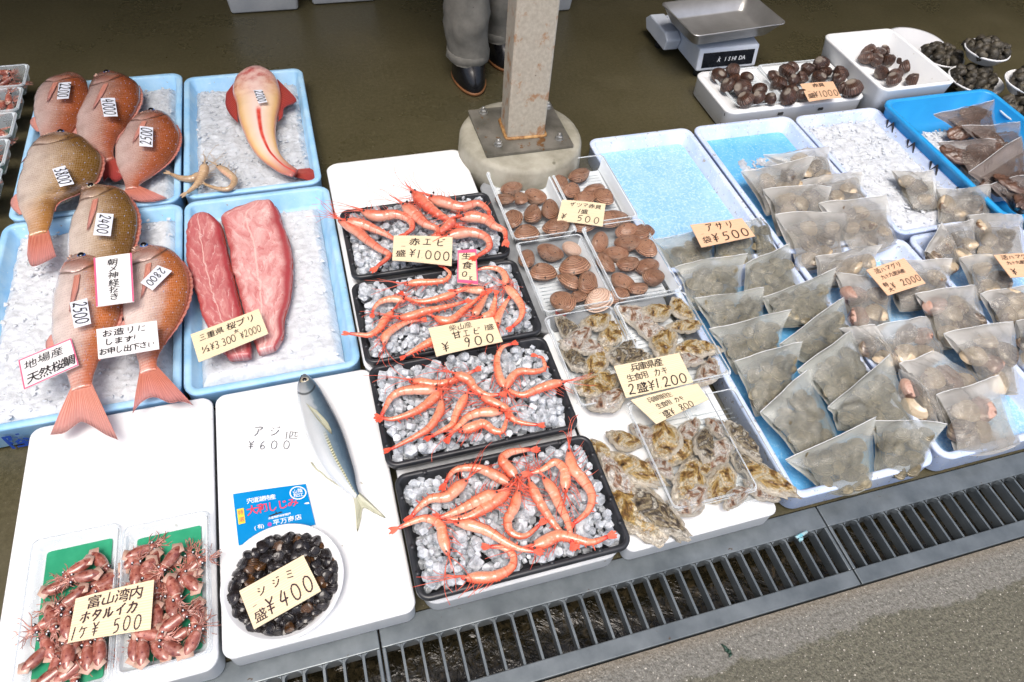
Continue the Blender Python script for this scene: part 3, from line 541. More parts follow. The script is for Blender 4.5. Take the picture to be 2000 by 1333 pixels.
# clear packs
def clearpack(name,label,x0,x1,y0,y1,z0,z1,mt,r=.012,liner=None,cat='plastic container',group=None,rot=0,rim=.006,ribs=True):
    cx,cy,w,d=(x0+x1)/2,(y0+y1)/2,x1-x0,y1-y0; t=thing(name,label,cat,(cx,cy,z0),group)
    f=lambda ins,z:rrect(cx,cy,w-2*ins,d-2*ins,max(.004,r-ins*.4),z,5,rot)
    rings=[f(rim+.014,z0),f(rim+.006,z0+.006),f(rim+.001,z1-.001),f(rim,z1+.0004),f(.001,z1+.0004),f(0,z1-.003)]
    V,Fc=loft(rings,True,False)
    mesh('shell',V,Fc,mt,t)
    if ribs:
        V=[];Fc=[]
        for k in range(int((d-.05)/.011)):
            y=cy-d/2+.025+k*.011; tube([(cx-w/2+.025,y,z0+.0010),(cx+w/2-.025,y,z0+.0010)],.0009,V,Fc,5)
        V=[Matrix.Rotation(rot,3,'Z')@(Vector(v)-Vector((cx,cy,0)))+Vector((cx,cy,0)) for v in V]; mesh('ribs',V,Fc,mt,t)
    V=[];Fc=[]; ring=[Vector(p) for p in f(.003,z1+.001)]; ring.append(ring[0]); tube(ring,.0011,V,Fc,5); mesh('rim',V,Fc,M['rimp'],t)
    if liner:
        V,Fc=loft([f(rim+.012,z0+.004),f(rim+.012,z0+.005)]); mesh('liner',V,Fc,liner,t,smooth=False)
    return t
GC='clear packs of brown clams'
clearpack('plastic_container','back left of four clear packs of brown clams, by the footing',.402,.562,1.128,1.392,.052,.086,M['clear'],group=GC)
clearpack('plastic_container','back right of four clear packs of brown clams, with 500 yen card',.566,.728,1.148,1.402,.052,.086,M['clear'],group=GC)
clearpack('plastic_container','front left of four clear packs of brown clams, beside the shrimp',.402,.566,.898,1.122,.052,.086,M['clear'],group=GC)
clearpack('plastic_container','front right of four clear packs of brown clams, beside the blue trays',.572,.732,.898,1.142,.052,.086,M['clear'],group=GC)
clearpack('plastic_container','clear pack of oysters behind the 1,200 yen card, left half',.396,.552,.650,.886,.062,.092,M['clear'])
clearpack('plastic_container','clear pack of oysters behind the 1,200 yen card, right half',.556,.728,.654,.890,.062,.092,M['clear'])
clearpack('plastic_container','clear pack of oysters in front of the 800 yen card',.482,.652,.408,.640,.062,.095,M['clear'])
clearpack('plastic_container','clear pack with a few dark oysters at the edge of the littleneck tray',.600,.725,.396,.636,.060,.072,M['clear'])
clearpack('plastic_container','left frosted pack of firefly squid on a green liner',-.548,-.415,.37,.625,.060,.082,M['frost'],liner=M['green'],rot=.0)
clearpack('plastic_container','right frosted pack of firefly squid on a green liner',-.413,-.278,.375,.613,.060,.082,M['frost'],liner=M['green'])
clearpack('plastic_container','clear pack of ark shells nearest the weighing scale',1.215,1.385,1.548,1.752,.062,.078,M['clear'])
clearpack('plastic_container','clear pack of ark shells under the peach 1000 yen card',1.39,1.625,1.552,1.758,.062,.078,M['clear'])
for k in range(5):
    y1=2.105-.118*k; clearpack('plastic_container',['rearmost','second from the back','middle','second from the front','nearest'][k]+' of the small squid packs stacked at the far left edge','' and 0 or -.93,-.728,y1-.112,y1,.045,.085,M['frost'],liner=M['greend'],group='small squid packs at the left edge')
clearpack('plastic_container','empty frosted pack below the small squid packs at the left edge',-.93,-.742,1.40,1.505,.04,.088,M['frost'])
t=thing('plastic_clip','red plastic scrap under the front left clam pack','plastic scrap',P(1095,610,.052)); p=P(1095,612,.054)
V,Fc=loft([rrect(p.x,p.y,.022,.020,.004,.0523),rrect(p.x,p.y,.020,.018,.004,.0555)]); mesh('scrap_body',V,Fc,M['redp'],t)
# ------------------------------------------------------------------ post and footing
cx,cy=.527,1.50
t=thing('concrete_footing','round weathered concrete footing under the steel post','footing',(cx,cy,0))
rings=[]
for (r,z) in ((.168,.001),(.166,.06),(.163,.098),(.157,.107),(.145,.109),(.08,.1095)):
    rings.append([(cx+(r+.002*noise.noise(Vector((a,z*20,0))))*math.cos(R(a*7.5)),cy+(r+.002*noise.noise(Vector((a,z*9,3))))*math.sin(R(a*7.5)),z) for a in range(48)])
V,Fc=loft(rings); mesh('footing_body',V,Fc,M['footing'],t)
t=thing('steel_post','square rust-stained steel post standing on a bolted base plate','post',(.5,1.46,.11))
V,Fc=loft([rrect(.528,1.515,.235,.205,.004,z) for z in (.1105,.1175)]); mesh('base_plate',V,Fc,M['plate'],t,smooth=False)
a=P(991,272,.118); bq=P(1064,266,.118); wpx=(bq-a).length; pc=((a+bq)/2); ang=math.atan2(bq.y-a.y,bq.x-a.x); dd=.085
c=pc+Vector((-math.sin(ang),math.cos(ang),0))*dd/2
V,Fc=loft([rrect(c.x,c.y,wpx,dd,.006,z,3,ang) for z in (.1178,3.2)]); mesh('post_shaft',V,Fc,M['post'],t,smooth=False)
V=[];Fc=[]; tube([Vector(p) for p in rrect(c.x,c.y,wpx+.006,dd+.006,.008,.119,3,ang)]+[Vector(rrect(c.x,c.y,wpx+.006,dd+.006,.008,.119,3,ang)[0])],.0045,V,Fc,6); mesh('weld_bead',V,Fc,M['rust'],t)
for (px,py) in ((944,215),(973,278),(1092,266),(1070,205)):
    p=P(px,py+6,.1178); V=[];Fc=[]
    loft([[(p.x+r*math.cos(R(a)),p.y+r*math.sin(R(a)),.1178+z) for a in range(0,360,60)] for (r,z) in ((.0095,.0008),(.0095,.009),(.008,.0105))],True,True,V,Fc)
    loft([[(p.x+r*math.cos(R(a)),p.y+r*math.sin(R(a)),.1178+z) for a in range(0,360,30)] for (r,z) in ((.0045,.008),(.0045,.017),(.0035,.018))],True,True,V,Fc)
    loft([[(p.x+r*math.cos(R(a)),p.y+r*math.sin(R(a)),.1178+z) for a in range(0,360,30)] for (r,z) in ((.012,.0001),(.012,.0018))],True,True,V,Fc)
    mesh('anchor_bolt',V,Fc,M['bolt'],t,smooth=False)
#@@PART2
# ------------------------------------------------------------------ fish
def Z1(X,Y): return (X*.3203,120+Y*.3203)
def Z2(X,Y): return (X*.27,140+Y*.27)
def Z3(X,Y): return (X*.3203,470+Y*.3203)
def Z4(X,Y): return (560+X*.34,700+Y*.34)
def Z5(X,Y): return (600+X*.3203,280+Y*.3203)
def ball(name,c,r,mt,parent,sq=(1,1,1),n=10):
    rings=[[(c[0]+r*sq[0]*math.sin(math.pi*i/n)*math.cos(2*math.pi*j/12),c[1]+r*sq[1]*math.sin(math.pi*i/n)*math.sin(2*math.pi*j/12),c[2]-r*sq[2]*math.cos(math.pi*i/n)) for j in range(12)] for i in range(1,n)]
    V,Fc=loft(rings); return mesh(name,V,Fc,mt,parent)
def snapper(label,cv,st,zb,th,mt,eye=None,eyeblue=True,tail=None,tailbase=None,dorsal=True,finm='finR',seed=0,pect=True,anal=True,mouth=True,name='sea_bream'):
    zm=zb+th*.5; zz=zb+th*.62
    Ls=[P(*cv(a,b),zm) for (a,b,_,_) in st]; Rs=[P(*cv(c,d),zm) for (_,_,c,d) in st]
    t=thing(name,label,'fish',(sum(p.x for p in Ls+Rs)/len(Ls+Rs),sum(p.y for p in Ls+Rs)/len(Ls+Rs),zb),'sea breams on ice')
    def thf(u): return max(.12,(min(1,(u+.03)/.22)**.55)*(1-.80*max(0,(u-.35)/.65)**1.25))
    V,Fc,uv=body_lr(Ls,Rs,zb,th,46,24,.85,thf); V=[(x+.0014*noise.noise(Vector((x*40,y*40,seed+3))),y,z+.0022*noise.noise(Vector((x*38,y*38,seed)))) for x,y,z in V]
    mesh('body',V,Fc,mt,t,uv)
    C=lambda u,v:(lambda L,Rr:lerp(L,Rr,v))(cr(Ls,101)[int(u*100)],cr(Rs,101)[int(u*100)])
    LL,RR=cr(Ls,101),cr(Rs,101)
    def S(u,v,up=0):
        p=lerp(LL[int(u*100)],RR[int(u*100)],v); h=th*thf(u)*.5; return Vector((p.x,p.y,zm+h*(max(0,1-(2*v-1)**2))**.42+up))
    if dorsal:
        n=26; V=[];Fc=[];uv=[]
        for i in range(n):
            u=lerp(.24,.84,i/(n-1)); hh=.008*math.sin(math.pi*(i+2)/(n+3))**.6*(1 if i%2 else .72); o=(RR[int(u*100)]-LL[int(u*100)]).normalized()
            for k in (0,1): 
                p=RR[int(u*100)]+o*(-.004+k*(hh+.003)); V+= [(p.x,p.y,zm-.002+.001*k),(p.x,p.y,zm-.0035+.001*k)]; uv+=[(i/(n-1),k*.8)]*2
        for i in range(n-1):
            a=i*4; b_=a+4; Fc+=[(a,a+2,b_+2,b_),(a+1,b_+1,b_+3,a+3),(a+2,a+3,b_+3,b_+2)]
        mesh('dorsal_fin',V,Fc,M['finR' if finm=='finR' else 'finP'],t,uv)
    if anal:
        e=[LL[i]+(LL[i]-RR[i]).normalized()*h for i,h in ((58,.002),(63,.012),(70,.013),(78,.005))]; V,Fc,uv=fin(LL[58].lerp(RR[58],.1),LL[78].lerp(RR[78],.1),e,14); mesh('anal_fin',V,Fc,M['finP'],t,uv)
    if tail:
        zt=zm-.004; E_=[P(*cv(*q),zt) for q in tail]; b0,b1=LL[97],RR[97]; V,Fc,uv=fin(b0,b1,E_,30,.003,.0012,sag=.004); mesh('tail_fin',V,Fc,M[finm],t,uv)
    if pect:
        b0=S(.27,.40,.001);b1=S(.27,.50,.001); tip=S(.52,.33,.004); e=[S(.40,.36,.004),tip,S(.50,.37,.004),S(.38,.46,.003)]; V,Fc,uv=fin(b0,b1,e,12,.0012,.0006); mesh('pectoral_fin',V,Fc,M['finP'],t,uv)
    if eye:
        for (eu,ev) in (eye,):
            p=S(eu,ev); e=ball('eye',(p.x,p.y,p.z-.002),.0088,M['eyeB' if eyeblue else 'eyeG'],t,(1,1,.6)); ball('pupil',(p.x,p.y,p.z+.0012),.0066,M['eyeK'],e,(1,1,.5)).location=Vector((0,0,0)); 
    gp=[]; V=[];Fc=[];uv=[]; n1,n2=9,13          # gill cover: a raised bony plate behind the cheek
    for sgn in (1,-1):
        for i in range(n1):
            for j in range(n2):
                vv=lerp(.14,.74,j/(n2-1)); bow=.055*math.sin(math.pi*j/(n2-1)); uu=lerp(.115,.19+bow,i/(n1-1)); e_=min(i,n1-1-i,j,n2-1-j); V.append(tuple(S(uu,vv,(.0026 if sgn>0 else -.002)*(1 if e_ else -.35)))); uv.append((uu*.9,vv))
    for q_ in range(2):
        for i in range(n1-1):
            for j in range(n2-1): o_=q_*n1*n2; f=(o_+i*n2+j,o_+i*n2+j+1,o_+(i+1)*n2+j+1,o_+(i+1)*n2+j); Fc.append(f if q_ else f[::-1])
    mesh('gill_cover',V,Fc,mt,t,uv)
    if mouth:
        V=[];Fc=[]; tube([S(.01,.08,-.001),S(.035,.16,.0005),S(.06,.26,.0005)],.0030,V,Fc,6,.0016); tube([S(.03,.03,-.001),S(.055,.13,.0005),S(.08,.24,.0005)],.0024,V,Fc,6,.0012); mesh('lips',V,Fc,M['squidp'],t)
    return t
_m=mesh
def mesh(name,vs_,fs,mt=None,parent=None,uv=None,smooth=True,loc=None,midx=None):
    # a child of a child: keep world coordinates right when the parent sits at an offset
    if parent is not None and parent.parent is not None and parent.type=='MESH':
        off=parent.parent.location; o=_m(name,[Vector(v)-off for v in vs_],fs,mt,None,uv,smooth,None,midx); o.parent=parent; return o
    return _m(name,vs_,fs,mt,parent,uv,smooth,loc,midx)
snapper('reddish sea bream at the far back left with a 2200 price sticker',Z2,[(440,50,540,18),(340,100,620,65),(262,175,648,150),(245,280,622,260),(262,380,572,370),(290,470,500,460),(290,520,400,505),(280,555,350,540)],.055,.055,M['snapO'],tail=[(150,655),(200,600),(250,610),(330,560)],seed=1,finm='finD',mouth=False)
snapper('dark orange sea bream at the back with a 4000 price sticker',Z2,[(690,45,800,8),(655,110,900,40),(640,170,1000,100),(600,250,1020,190),(560,340,990,280),(553,440,925,380),(600,540,855,470),(700,610,825,560),(745,670,828,640)],.055,.06,M['snapO'],eye=(.07,.62),tail=[(745,790),(780,760),(830,790),(890,760)],seed=2,finm='finD')
snapper('orange sea bream with a 2500 sticker lying by the tray corner behind the fillets',Z1,[(870,330,960,303),(800,380,1030,335),(750,450,1085,410),(706,530,1092,500),(706,620,1040,600),(735,690,945,685),(760,750,860,745),(768,790,845,780)],.055,.052,M['snapO'],eye=(.06,.6),tail=[(738,850),(790,838),(850,850),(930,850),(1015,830)],seed=3)
snapper('olive brown sea bream with a 3800 sticker overlapping the two behind it',Z2,[(360,475,470,445),(262,530,590,480),(205,610,690,560),(160,740,742,640),(125,860,700,790),(130,970,570,880),(170,1060,420,950),(200,1130,385,1050),(215,1200,345,1170)],.078,.06,M['snapB'],eye=(.08,.66),eyeblue=True,tail=[(190,1320),(220,1400),(300,1380),(400,1330)],seed=4,finm='finR',pect=False)
snapper('brown sea bream with a wide open eye and a 2400 sticker',Z1,[(500,780,560,768),(488,830,740,790),(480,900,810,860),(440,980,842,950),(420,1070,838,1050),(416,1170,810,1150),(425,1270,770,1250),(450,1370,700,1350),(500,1450,620,1440)],.072,.056,M['snapB'],eye=(.085,.55),eyeblue=False,seed=5,anal=False)
snapper('pink silver sea bream with a 2500 sticker and its tail over the foam lid, left',Z3,[(440,105,530,95),(385,165,640,135),(355,255,705,220),(328,380,742,340),(318,500,725,480),(322,620,668,600),(365,740,612,710),(415,840,572,820),(438,925,555,895)],.074,.058,M['snapP'],eye=(.07,.62),tail=[(300,1180),(380,1170),(440,1130),(490,1100),(560,1130),(640,1180),(715,1210)],seed=6,finm='finP')
snapper('pink orange sea bream with a 2800 sticker and its red tail by the fillet tray',Z3,[(815,60,900,33),(790,120,1040,62),(785,200,1120,140),(768,300,1158,240),(750,400,1145,370),(760,510,1090,500),(800,620,1010,620),(838,730,965,720),(856,820,958,795)],.072,.056,M['snapP'],eye=(.065,.6),tail=[(803,1050),(840,1000),(890,960),(945,950),(1030,985),(1100,975),(1175,1000)],seed=7)
# gurnard
st=[(1510,62,1610,55),(1440,120,1680,105),(1420,200,1712,190),(1440,260,1712,262),(1452,340,1692,345),(1480,420,1682,425),(1520,510,1688,495),(1580,590,1706,560),(1650,645,1738,605),(1715,685,1778,640),(1780,705,1818,665)]
zb,th=.052,.06; zm=zb+th/2; Ls=[P(*Z1(a,b),zm) for a,b,_,_ in st]; Rs=[P(*Z1(c,d),zm) for _,_,c,d in st]
t=thing('gurnard','belly-up red gurnard with crimson side fins and a 2200 mark on ice','fish',(Ls[4].x+.03,Ls[4].y,zb))
V,Fc,uv=body_lr(Ls,Rs,zb,th,60,24,.8,lambda u:max(.14,min(1,(u+.04)/.14)**.5*(1-.82*max(0,(u-.25)/.75)**.9))); V=[(x,y,z+.0016*noise.noise(Vector((x*50,y*50,1)))) for x,y,z in V]; mesh('body',V,Fc,M['gurn'],t,uv)
q=lambda *l:[P(*Z1(a,b),zm-.004) for a,b in l]
for base,edge in ((q((1430,130),(1450,360)),q((1380,195),(1376,270),(1405,330),(1452,378))),(q((1690,110),(1700,360)),q((1760,180),(1808,245),(1735,285),(1722,345),(1692,372)))):
    V,Fc,uv=fin(base[0],base[1],edge,18,.002,.001); mesh('pectoral_fin',V,Fc,M['finD'],t,uv)
q2=lambda *l:[P(*Z1(a,b),zb+.008) for a,b in l]; e=q2((1790,705),(1818,665)); V,Fc,uv=fin(e[0],e[1],q2((1850,722),(1905,738),(1925,710),(1940,690),(1890,655)),20,.003,.001); mesh('tail_fin',V,Fc,M['finD'],t,uv)
# horse mackerel
st=[(85,108,112,96),(64,150,150,125),(60,200,195,180),(64,260,225,230),(82,340,262,295),(108,430,300,370),(150,540,335,460),(210,640,362,550),(290,725,390,650),(350,775,402,725),(392,808,418,782)]
zb,th=.0605,.04; zm=zb+th/2; Ls=[P(*Z4(a,b),zm) for a,b,_,_ in st]; Rs=[P(*Z4(c,d),zm) for _,_,c,d in st]
t=thing('horse_mackerel','blue-backed silver horse mackerel lying on the white foam lid','fish',(Ls[5].x,Ls[5].y,zb))
thf=lambda u:max(.16,min(1,(u+.03)/.25)**.6*(1-.78*max(0,(u-.4)/.6)**1.1)); V,Fc,uv=body_lr(Ls,Rs,zb,th,60,22,.85,thf); mesh('body',V,Fc,M['mack'],t,uv)
LL,RR=cr(Ls,101),cr(Rs,101)
def S(u,v,up=0): p=lerp(LL[int(u*100)],RR[int(u*100)],v); return Vector((p.x,p.y,zm+th*.5*thf(u)*max(0,1-(2*v-1)**2)**.42+up))
p=S(.085,.5); e=ball('eye',(p.x,p.y,p.z-.003),.0085,M['eyeG'],t,(1,1,.6)); ball('pupil',(p.x,p.y,p.z+.0012),.0045,M['eyeK'],e,(1,1,.5))
e=[P(*Z4(a,b),.064) for a,b in ((395,850),(398,930),(405,1000),(425,930),(440,862),(500,890),(568,920),(520,870),(440,790))]; V,Fc,uv=fin(LL[98],RR[98],e,36,.002,.0008); mesh('tail_fin',V,Fc,M['finG'],t,uv)
b0,b1=S(.29,.28,.001),S(.31,.36,.001); V,Fc,uv=fin(b0,b1,[S(.42,.42,.003),S(.56,.66,.002),S(.48,.68,.002),S(.37,.52,.002)],10,.001,.0005); mesh('pectoral_fin',V,Fc,M['finG'],t,uv)
for ee in ([(190,650),(230,700),(300,740),(380,790)],):
    V=[];Fc=[]; tube([P(*Z4(a,b),.062) for a,b in ((140,600),(170,640),(200,660),(230,690),(300,735),(380,780))],.0018,V,Fc,5,.0008); mesh('anal_fin',V,Fc,M['finG'],t)
V=[];Fc=[]; tube([S(.018,.2,.0),S(.05,.16,.0),S(.09,.22,.0)],.0012,V,Fc,5); mesh('mouth',V,Fc,M['eyeK'],t)
# fillets
def filletobj(label,st,zb,th,fm):
    zm=zb+th/2; Ls=[P(a,b,zm) for a,b,_,_ in st]; Rs=[P(c,d,zm) for _,_,c,d in st]; t=thing('yellowtail_fillet',label,'fish fillet',(Ls[3].x+.02,Ls[3].y,zb),'yellowtail fillets on ice')
    V,Fc,uv=body_lr(Ls,Rs,zb,th,70,30,.28,lambda u:min(1,(u+.02)/.06)**.4*(1-.35*u)*min(1,(1.04-u)/.06)**.5); V=[(x+.0025*noise.noise(Vector((x*30,y*30,7)))+.003*noise.noise(Vector((3,y*70,x*40))),y+.002*noise.noise(Vector((x*60,y*60,4))),z+.003*noise.noise(Vector((x*16,y*16,2)))+.001*noise.noise(Vector((x*80,y*60,2)))) for x,y,z in V]
    mesh('meat',V,Fc,fm,t,uv)
    V=[];Fc=[]; L=cr(Ls,60);Rr=cr(Rs,60); tube([lerp(L[i],Rr[i],.985)+Vector((0,0,.001)) for i in range(3,57)],.004,V,Fc,6,.0025); mesh('dark_bloodline',V,Fc,M['finD'],t)
filletobj('left pink yellowtail fillet, narrow and rounded',[(385,424,404,421),(368,445,430,442),(365,485,443,492),(370,530,455,540),(384,580,468,592),(402,630,480,640),(425,675,490,680),(447,703,491,699)],.052,.036,M['filletd'])
filletobj('right pink yellowtail fillet, wider with a raised pointed top corner',[(500,399,530,397),(437,425,545,418),(438,450,553,445),(448,485,566,478),(455,530,572,520),(468,575,568,580),(480,620,556,625),(492,660,553,660),(503,692,540,682)],.050,.034,M['fillet'])
# ------------------------------------------------------------------ shrimps
def shrimp(label,pts,cv,zs,wd,mt,leg,group,seed,legs=True,ant=True,name='shrimp',cat='shrimp'):
    random.seed(seed); pts=[P(*cv(*p),zs+.004) for p in pts]; N=60; wd*=random.uniform(.84,1.04); sp=cr(pts,N); 
    L=sum((sp[i+1]-sp[i]).length for i in range(N-1)); t=thing(name,label,cat,(sp[N//2].x,sp[N//2].y,zs-.008),group)
    area=0
    for i in range(1,N-1): a=sp[i]-sp[i-1];b_=sp[i+1]-sp[i]; area+=a.x*b_.y-a.y*b_.x
    side=1 if area>0 else -1   # ventral side is the inside of the curl
    V=[];uv=[];rings=[];na=12
    for i in range(N):
        u=i/(N-1); tg=(sp[min(i+1,N-1)]-sp[max(i-1,0)]).normalized(); nr=Vector((-tg.y,tg.x,0)).normalized()*side
        w=wd*(min(1,(u+.03)/.20)**.8)*(1-.70*max(0,(u-.26)/.74)**1.05)
        if u>.36: ph=((u-.36)*8.6)%1; w*=1.0+.085*(1-ph)**1.5
        elif u>.33: w*=.95
        w=max(w,wd*.12); z=sp[i].z+.002*math.sin(u*3+seed); ring=[]
        for j in range(na):
            a=2*math.pi*j/na; ring.append((sp[i].x+nr.x*w*math.cos(a),sp[i].y+nr.y*w*math.cos(a),z+w*.92*math.sin(a))); uv.append((u,.5+.5*math.sin(a)*.0+.5*math.cos(a)))
        rings.append(ring)
    V,Fc=loft(rings); mesh('body',V,Fc,mt,t,uv)
    tg=(sp[-1]-sp[-5]).normalized(); nr=Vector((-tg.y,tg.x,0)); e=sp[-1]
    V=[];Fc=[];uv=[]
    for k,(a,l) in enumerate(((-.34,.95),(-.14,1.05),(0,.9),(.16,1.05),(.36,.95))):
        d=(tg*math.cos(a)+nr*math.sin(a)); ln=wd*1.75*l*random.uniform(.85,1.1); n0=len(V); ww=wd*.19
        ns=Vector((-d.y,d.x,0)); st=e-tg*wd*.2
        for (f,wf) in ((0,.35),(.35,1),(.75,1.05),(1,.45)):
            for s in (-1,1):
                for zz in (.0006,-.0006): p=st+d*ln*f+ns*ww*wf*s; V.append((p.x,p.y,p.z+zz+.001*math.sin(k*2)));
        for q in range(3):
            o=n0+q*4; Fc+=[(o,o+4,o+6,o+2),(o+1,o+3,o+7,o+5),(o,o+1,o+5,o+4),(o+2,o+6,o+7,o+3)]
        Fc.append((n0+12,n0+13,n0+15,n0+14))
    mesh('tail_fan',V,Fc,leg,t,smooth=False)
    tg=(sp[0]-sp[3]).normalized(); nr=Vector((-tg.y,tg.x,0))*side; h=sp[0]
    V=[];Fc=[]; tube([h-tg*wd*.8+Vector((0,0,wd*.5)),h+tg*wd*1.2+Vector((0,0,wd*.45)),h+tg*wd*2.6-nr*wd*.3+Vector((0,0,wd*.6))],wd*.22,V,Fc,5,wd*.03); mesh('rostrum',V,Fc,leg,t)
    for s in (1,-.3):
        p=sp[4]+nr*wd*.60*s+Vector((0,0,wd*.62)); ball('eye',p,wd*.20,M['eyeK'],t,n=6)
    V=[];Fc=[]
    if legs:
        for k in range(7):
            i=int(lerp(4,22,k/6)); b_=sp[i]+nr*wd*.7; d=(nr*random.uniform(.7,1)+tg*random.uniform(.2,.9)).normalized(); l=wd*random.uniform(1.6,2.8)
            tube([b_,b_+d*l*.5+Vector((0,0,.001)),b_+d*l+tg*l*.25+Vector((0,0,-.003))],.0008,V,Fc,4,.0004)
        for k in range(5):
            i=int(lerp(25,47,k/4)); b_=sp[i]+nr*wd*.5; l=wd*random.uniform(.5,.85); tube([b_,b_+nr*l-tg*l*.1+Vector((0,0,-.001))],.0018,V,Fc,4,.0006)
    if ant:
        for k in range(4):
            a=random.uniform(-.6,.6); d=tg*math.cos(a)+nr*math.sin(a); l=wd*random.uniform(3.5,8); c=Vector((random.uniform(-.4,.4),random.uniform(-.4,.4),0))
            tube(cr([h+Vector((0,0,.002)),h+d*l*.4+Vector((0,0,.004)),h+d*l*.8+c*l*.3+Vector((0,0,.003)),h+d*l+c*l*.8+Vector((0,0,.0))],12),.00075,V,Fc,4,.0004)
    if V: mesh('legs_and_feelers',V,Fc,leg,t)
    return t
def curlword(pts):
    a=Vector(pts[0]);b_=Vector(pts[-1]); L=sum((Vector(pts[i+1])-Vector(pts[i])).length for i in range(len(pts)-1)); k=(a-b_).length/L
    return 'tightly curled' if k<.55 else 'half curled' if k<.82 else 'gently bent' if k<.95 else 'nearly straight'
def shrimps(lst,cv,tray,zs,wd,mt,kind,seed):
    cen=[sum(p[0] for p in l)/len(l) for l in lst]; order=sorted(range(len(lst)),key=lambda i:cen[i])
    for r,i in enumerate(order):
        l=lst[i]; d=Vector(l[0])-Vector(l[-1]); hd='right' if d.x>abs(d.y) else 'left' if -d.x>abs(d.y) else 'the front' if d.y>0 else 'the back'
        nm='leftmost' if r==0 else 'rightmost' if r==len(lst)-1 else ORD[r]+' from left'
        shrimp(f'{curlword(l)} {kind}, head to {hd}, {nm} in {tray} black tray',l,cv,zs+.0022*(i%4),wd,mt,M['legS'],'shrimps on ice in the black trays',seed+i)
T1=[[(190,470),(290,530),(360,590),(440,650),(500,690),(430,755)],[(330,420),(430,450),(540,440),(620,470),(640,520),(600,555)],[(230,480),(340,500),(420,530),(490,560),(540,590)],[(580,380),(650,430),(720,490),(790,520),(800,560)],[(640,300),(720,370),(780,420),(860,470),(920,510)],[(740,330),(840,360),(940,390),(1040,370),(1100,410),(1110,440)],[(930,460),(1010,450),(1090,470),(1140,510),(1200,540),(1210,590)],[(840,580),(900,560),(1000,550),(1090,580),(1110,640),(1040,690)],[(900,470),(850,520),(790,560),(740,590)]]
T2=[[(590,860),(680,850),(760,850),(840,840),(870,800),(830,760)],[(1200,880),(1210,830),(1190,790),(1150,770),(1090,765),(1040,775)],[(1200,870),(1270,940),(1310,1010),(1300,1070),(1250,1120)],[(920,920),(840,940),(760,960),(680,965),(620,950),(590,930)],[(1090,900),(1020,895),(960,890),(900,900)],[(530,1020),(470,1080),(440,1130),(380,1170),(320,1170),(260,1165)],[(600,960),(520,950),(450,970),(410,1010),(400,1035)],[(540,1065),(620,1060),(720,1030),(820,1010),(900,990),(960,970)],[(470,1240),(480,1180),(540,1130),(620,1090),(690,1080)],[(760,1060),(840,1090),(900,1070),(950,1020),(1000,980),(1060,930)],[(1010,1060),(1050,1000),(1080,950),(1100,920)],[(1050,1070),(1120,1040),(1140,980),(1150,930)],[(1160,1120),(1160,1070),(1190,1010),(1230,950)],[(790,1190),(740,1220),(680,1255),(600,1300)]]
T3=[[(700,130),(760,135),(860,150),(960,130),(1030,100),(1080,75)],[(900,180),(830,245),(760,300),(680,335),(600,355),(545,345)],[(880,185),(760,185),(660,195),(600,230),(570,280),(545,330)],[(890,230),(880,310),(820,400),(740,450),(670,485),(600,520)],[(1040,200),(1000,270),(970,330),(950,380),(880,420),(830,450)],[(1100,215),(1180,250),(1260,290),(1300,350),(1370,375),(1440,385)],[(1240,310),(1120,310),(1040,340),(1000,380),(960,420),(935,455)],[(985,420),(1060,400),(1130,380),(1190,420),(1240,420),(1265,350)],[(1260,190),(1225,120),(1210,60),(1210,0),(1240,-60),(1290,-80)],[(1250,200),(1290,120),(1340,80),(1420,80),(1480,60),(1470,0),(1440,-10)],[(1600,140),(1520,155),(1440,180),(1360,210),(1290,190),(1250,150)],[(950,90),(1040,120),(1080,170),(1150,210),(1220,210)]]
T4=[[(1300,730),(1230,690),(1130,640),(1040,630),(960,650),(910,720)],[(1330,700),(1290,650),(1240,590),(1270,550),(1340,535),(1400,530)],[(1620,520),(1640,630),(1700,700),(1750,790),(1730,880),(1650,950)],[(1600,780),(1600,700),(1590,640),(1540,600),(1470,640),(1400,660)],[(1390,700),(1430,790),(1490,890),(1550,970),(1600,1020),(1640,1065)],[(1330,750),(1310,850),(1270,930),(1290,1000),(1370,1020),(1450,960)],[(1470,680),(1530,760),(1570,850),(1610,930),(1630,1010),(1640,1060)],[(1220,770),(1130,800),(1040,850),(960,890),(880,920)],[(1290,740),(1230,800),(1150,860),(1060,910),(980,930),(900,920)],[(1040,700),(980,750),(920,800),(830,810),(770,850),(720,905)],[(930,1140),(900,1040),(880,960),(800,920),(720,940),(640,975)],[(960,950),(1050,960),(1150,990),(1250,1050),(1330,1090),(1420,1110)],[(1000,1260),(1090,1260),(1200,1250),(1290,1200),(1300,1130),(1240,1090),(1170,1085)],[(1390,1085),(1470,1060),(1560,1020),(1660,1040),(1750,1060),(1840,1030)]]
shrimps(T1,Z5,'rearmost',.112,.0148,M['shrimpR'],'red shrimp',100)
shrimps(T2,Z5,'second',.109,.0102,M['shrimpS'],'coral shrimp',200)
shrimps(T3,Z4,'third',.109,.0104,M['shrimpS'],'coral shrimp',300)
shrimps(T4,Z4,'front',.109,.0112,M['shrimpS'],'coral shrimp',400)
for i,(l,lb) in enumerate((([(1230,680),(1180,720),(1110,720),(1040,690)],'pale tan shrimp at the tray edge, left of the gurnard'),([(1320,640),(1380,680),(1430,730),(1400,780),(1330,780),(1250,750)],'pale tan curled shrimp on ice, rightmost of the three near the gurnard'),([(1250,630),(1240,690),(1200,750),(1140,800)],'pale tan shrimp on ice, middle of the three near the gurnard'))):
    shrimp(lb,l,Z1,.066+.004*i,.0115,M['shrimpG'],M['legG'],'tan shrimps on ice',50+i)
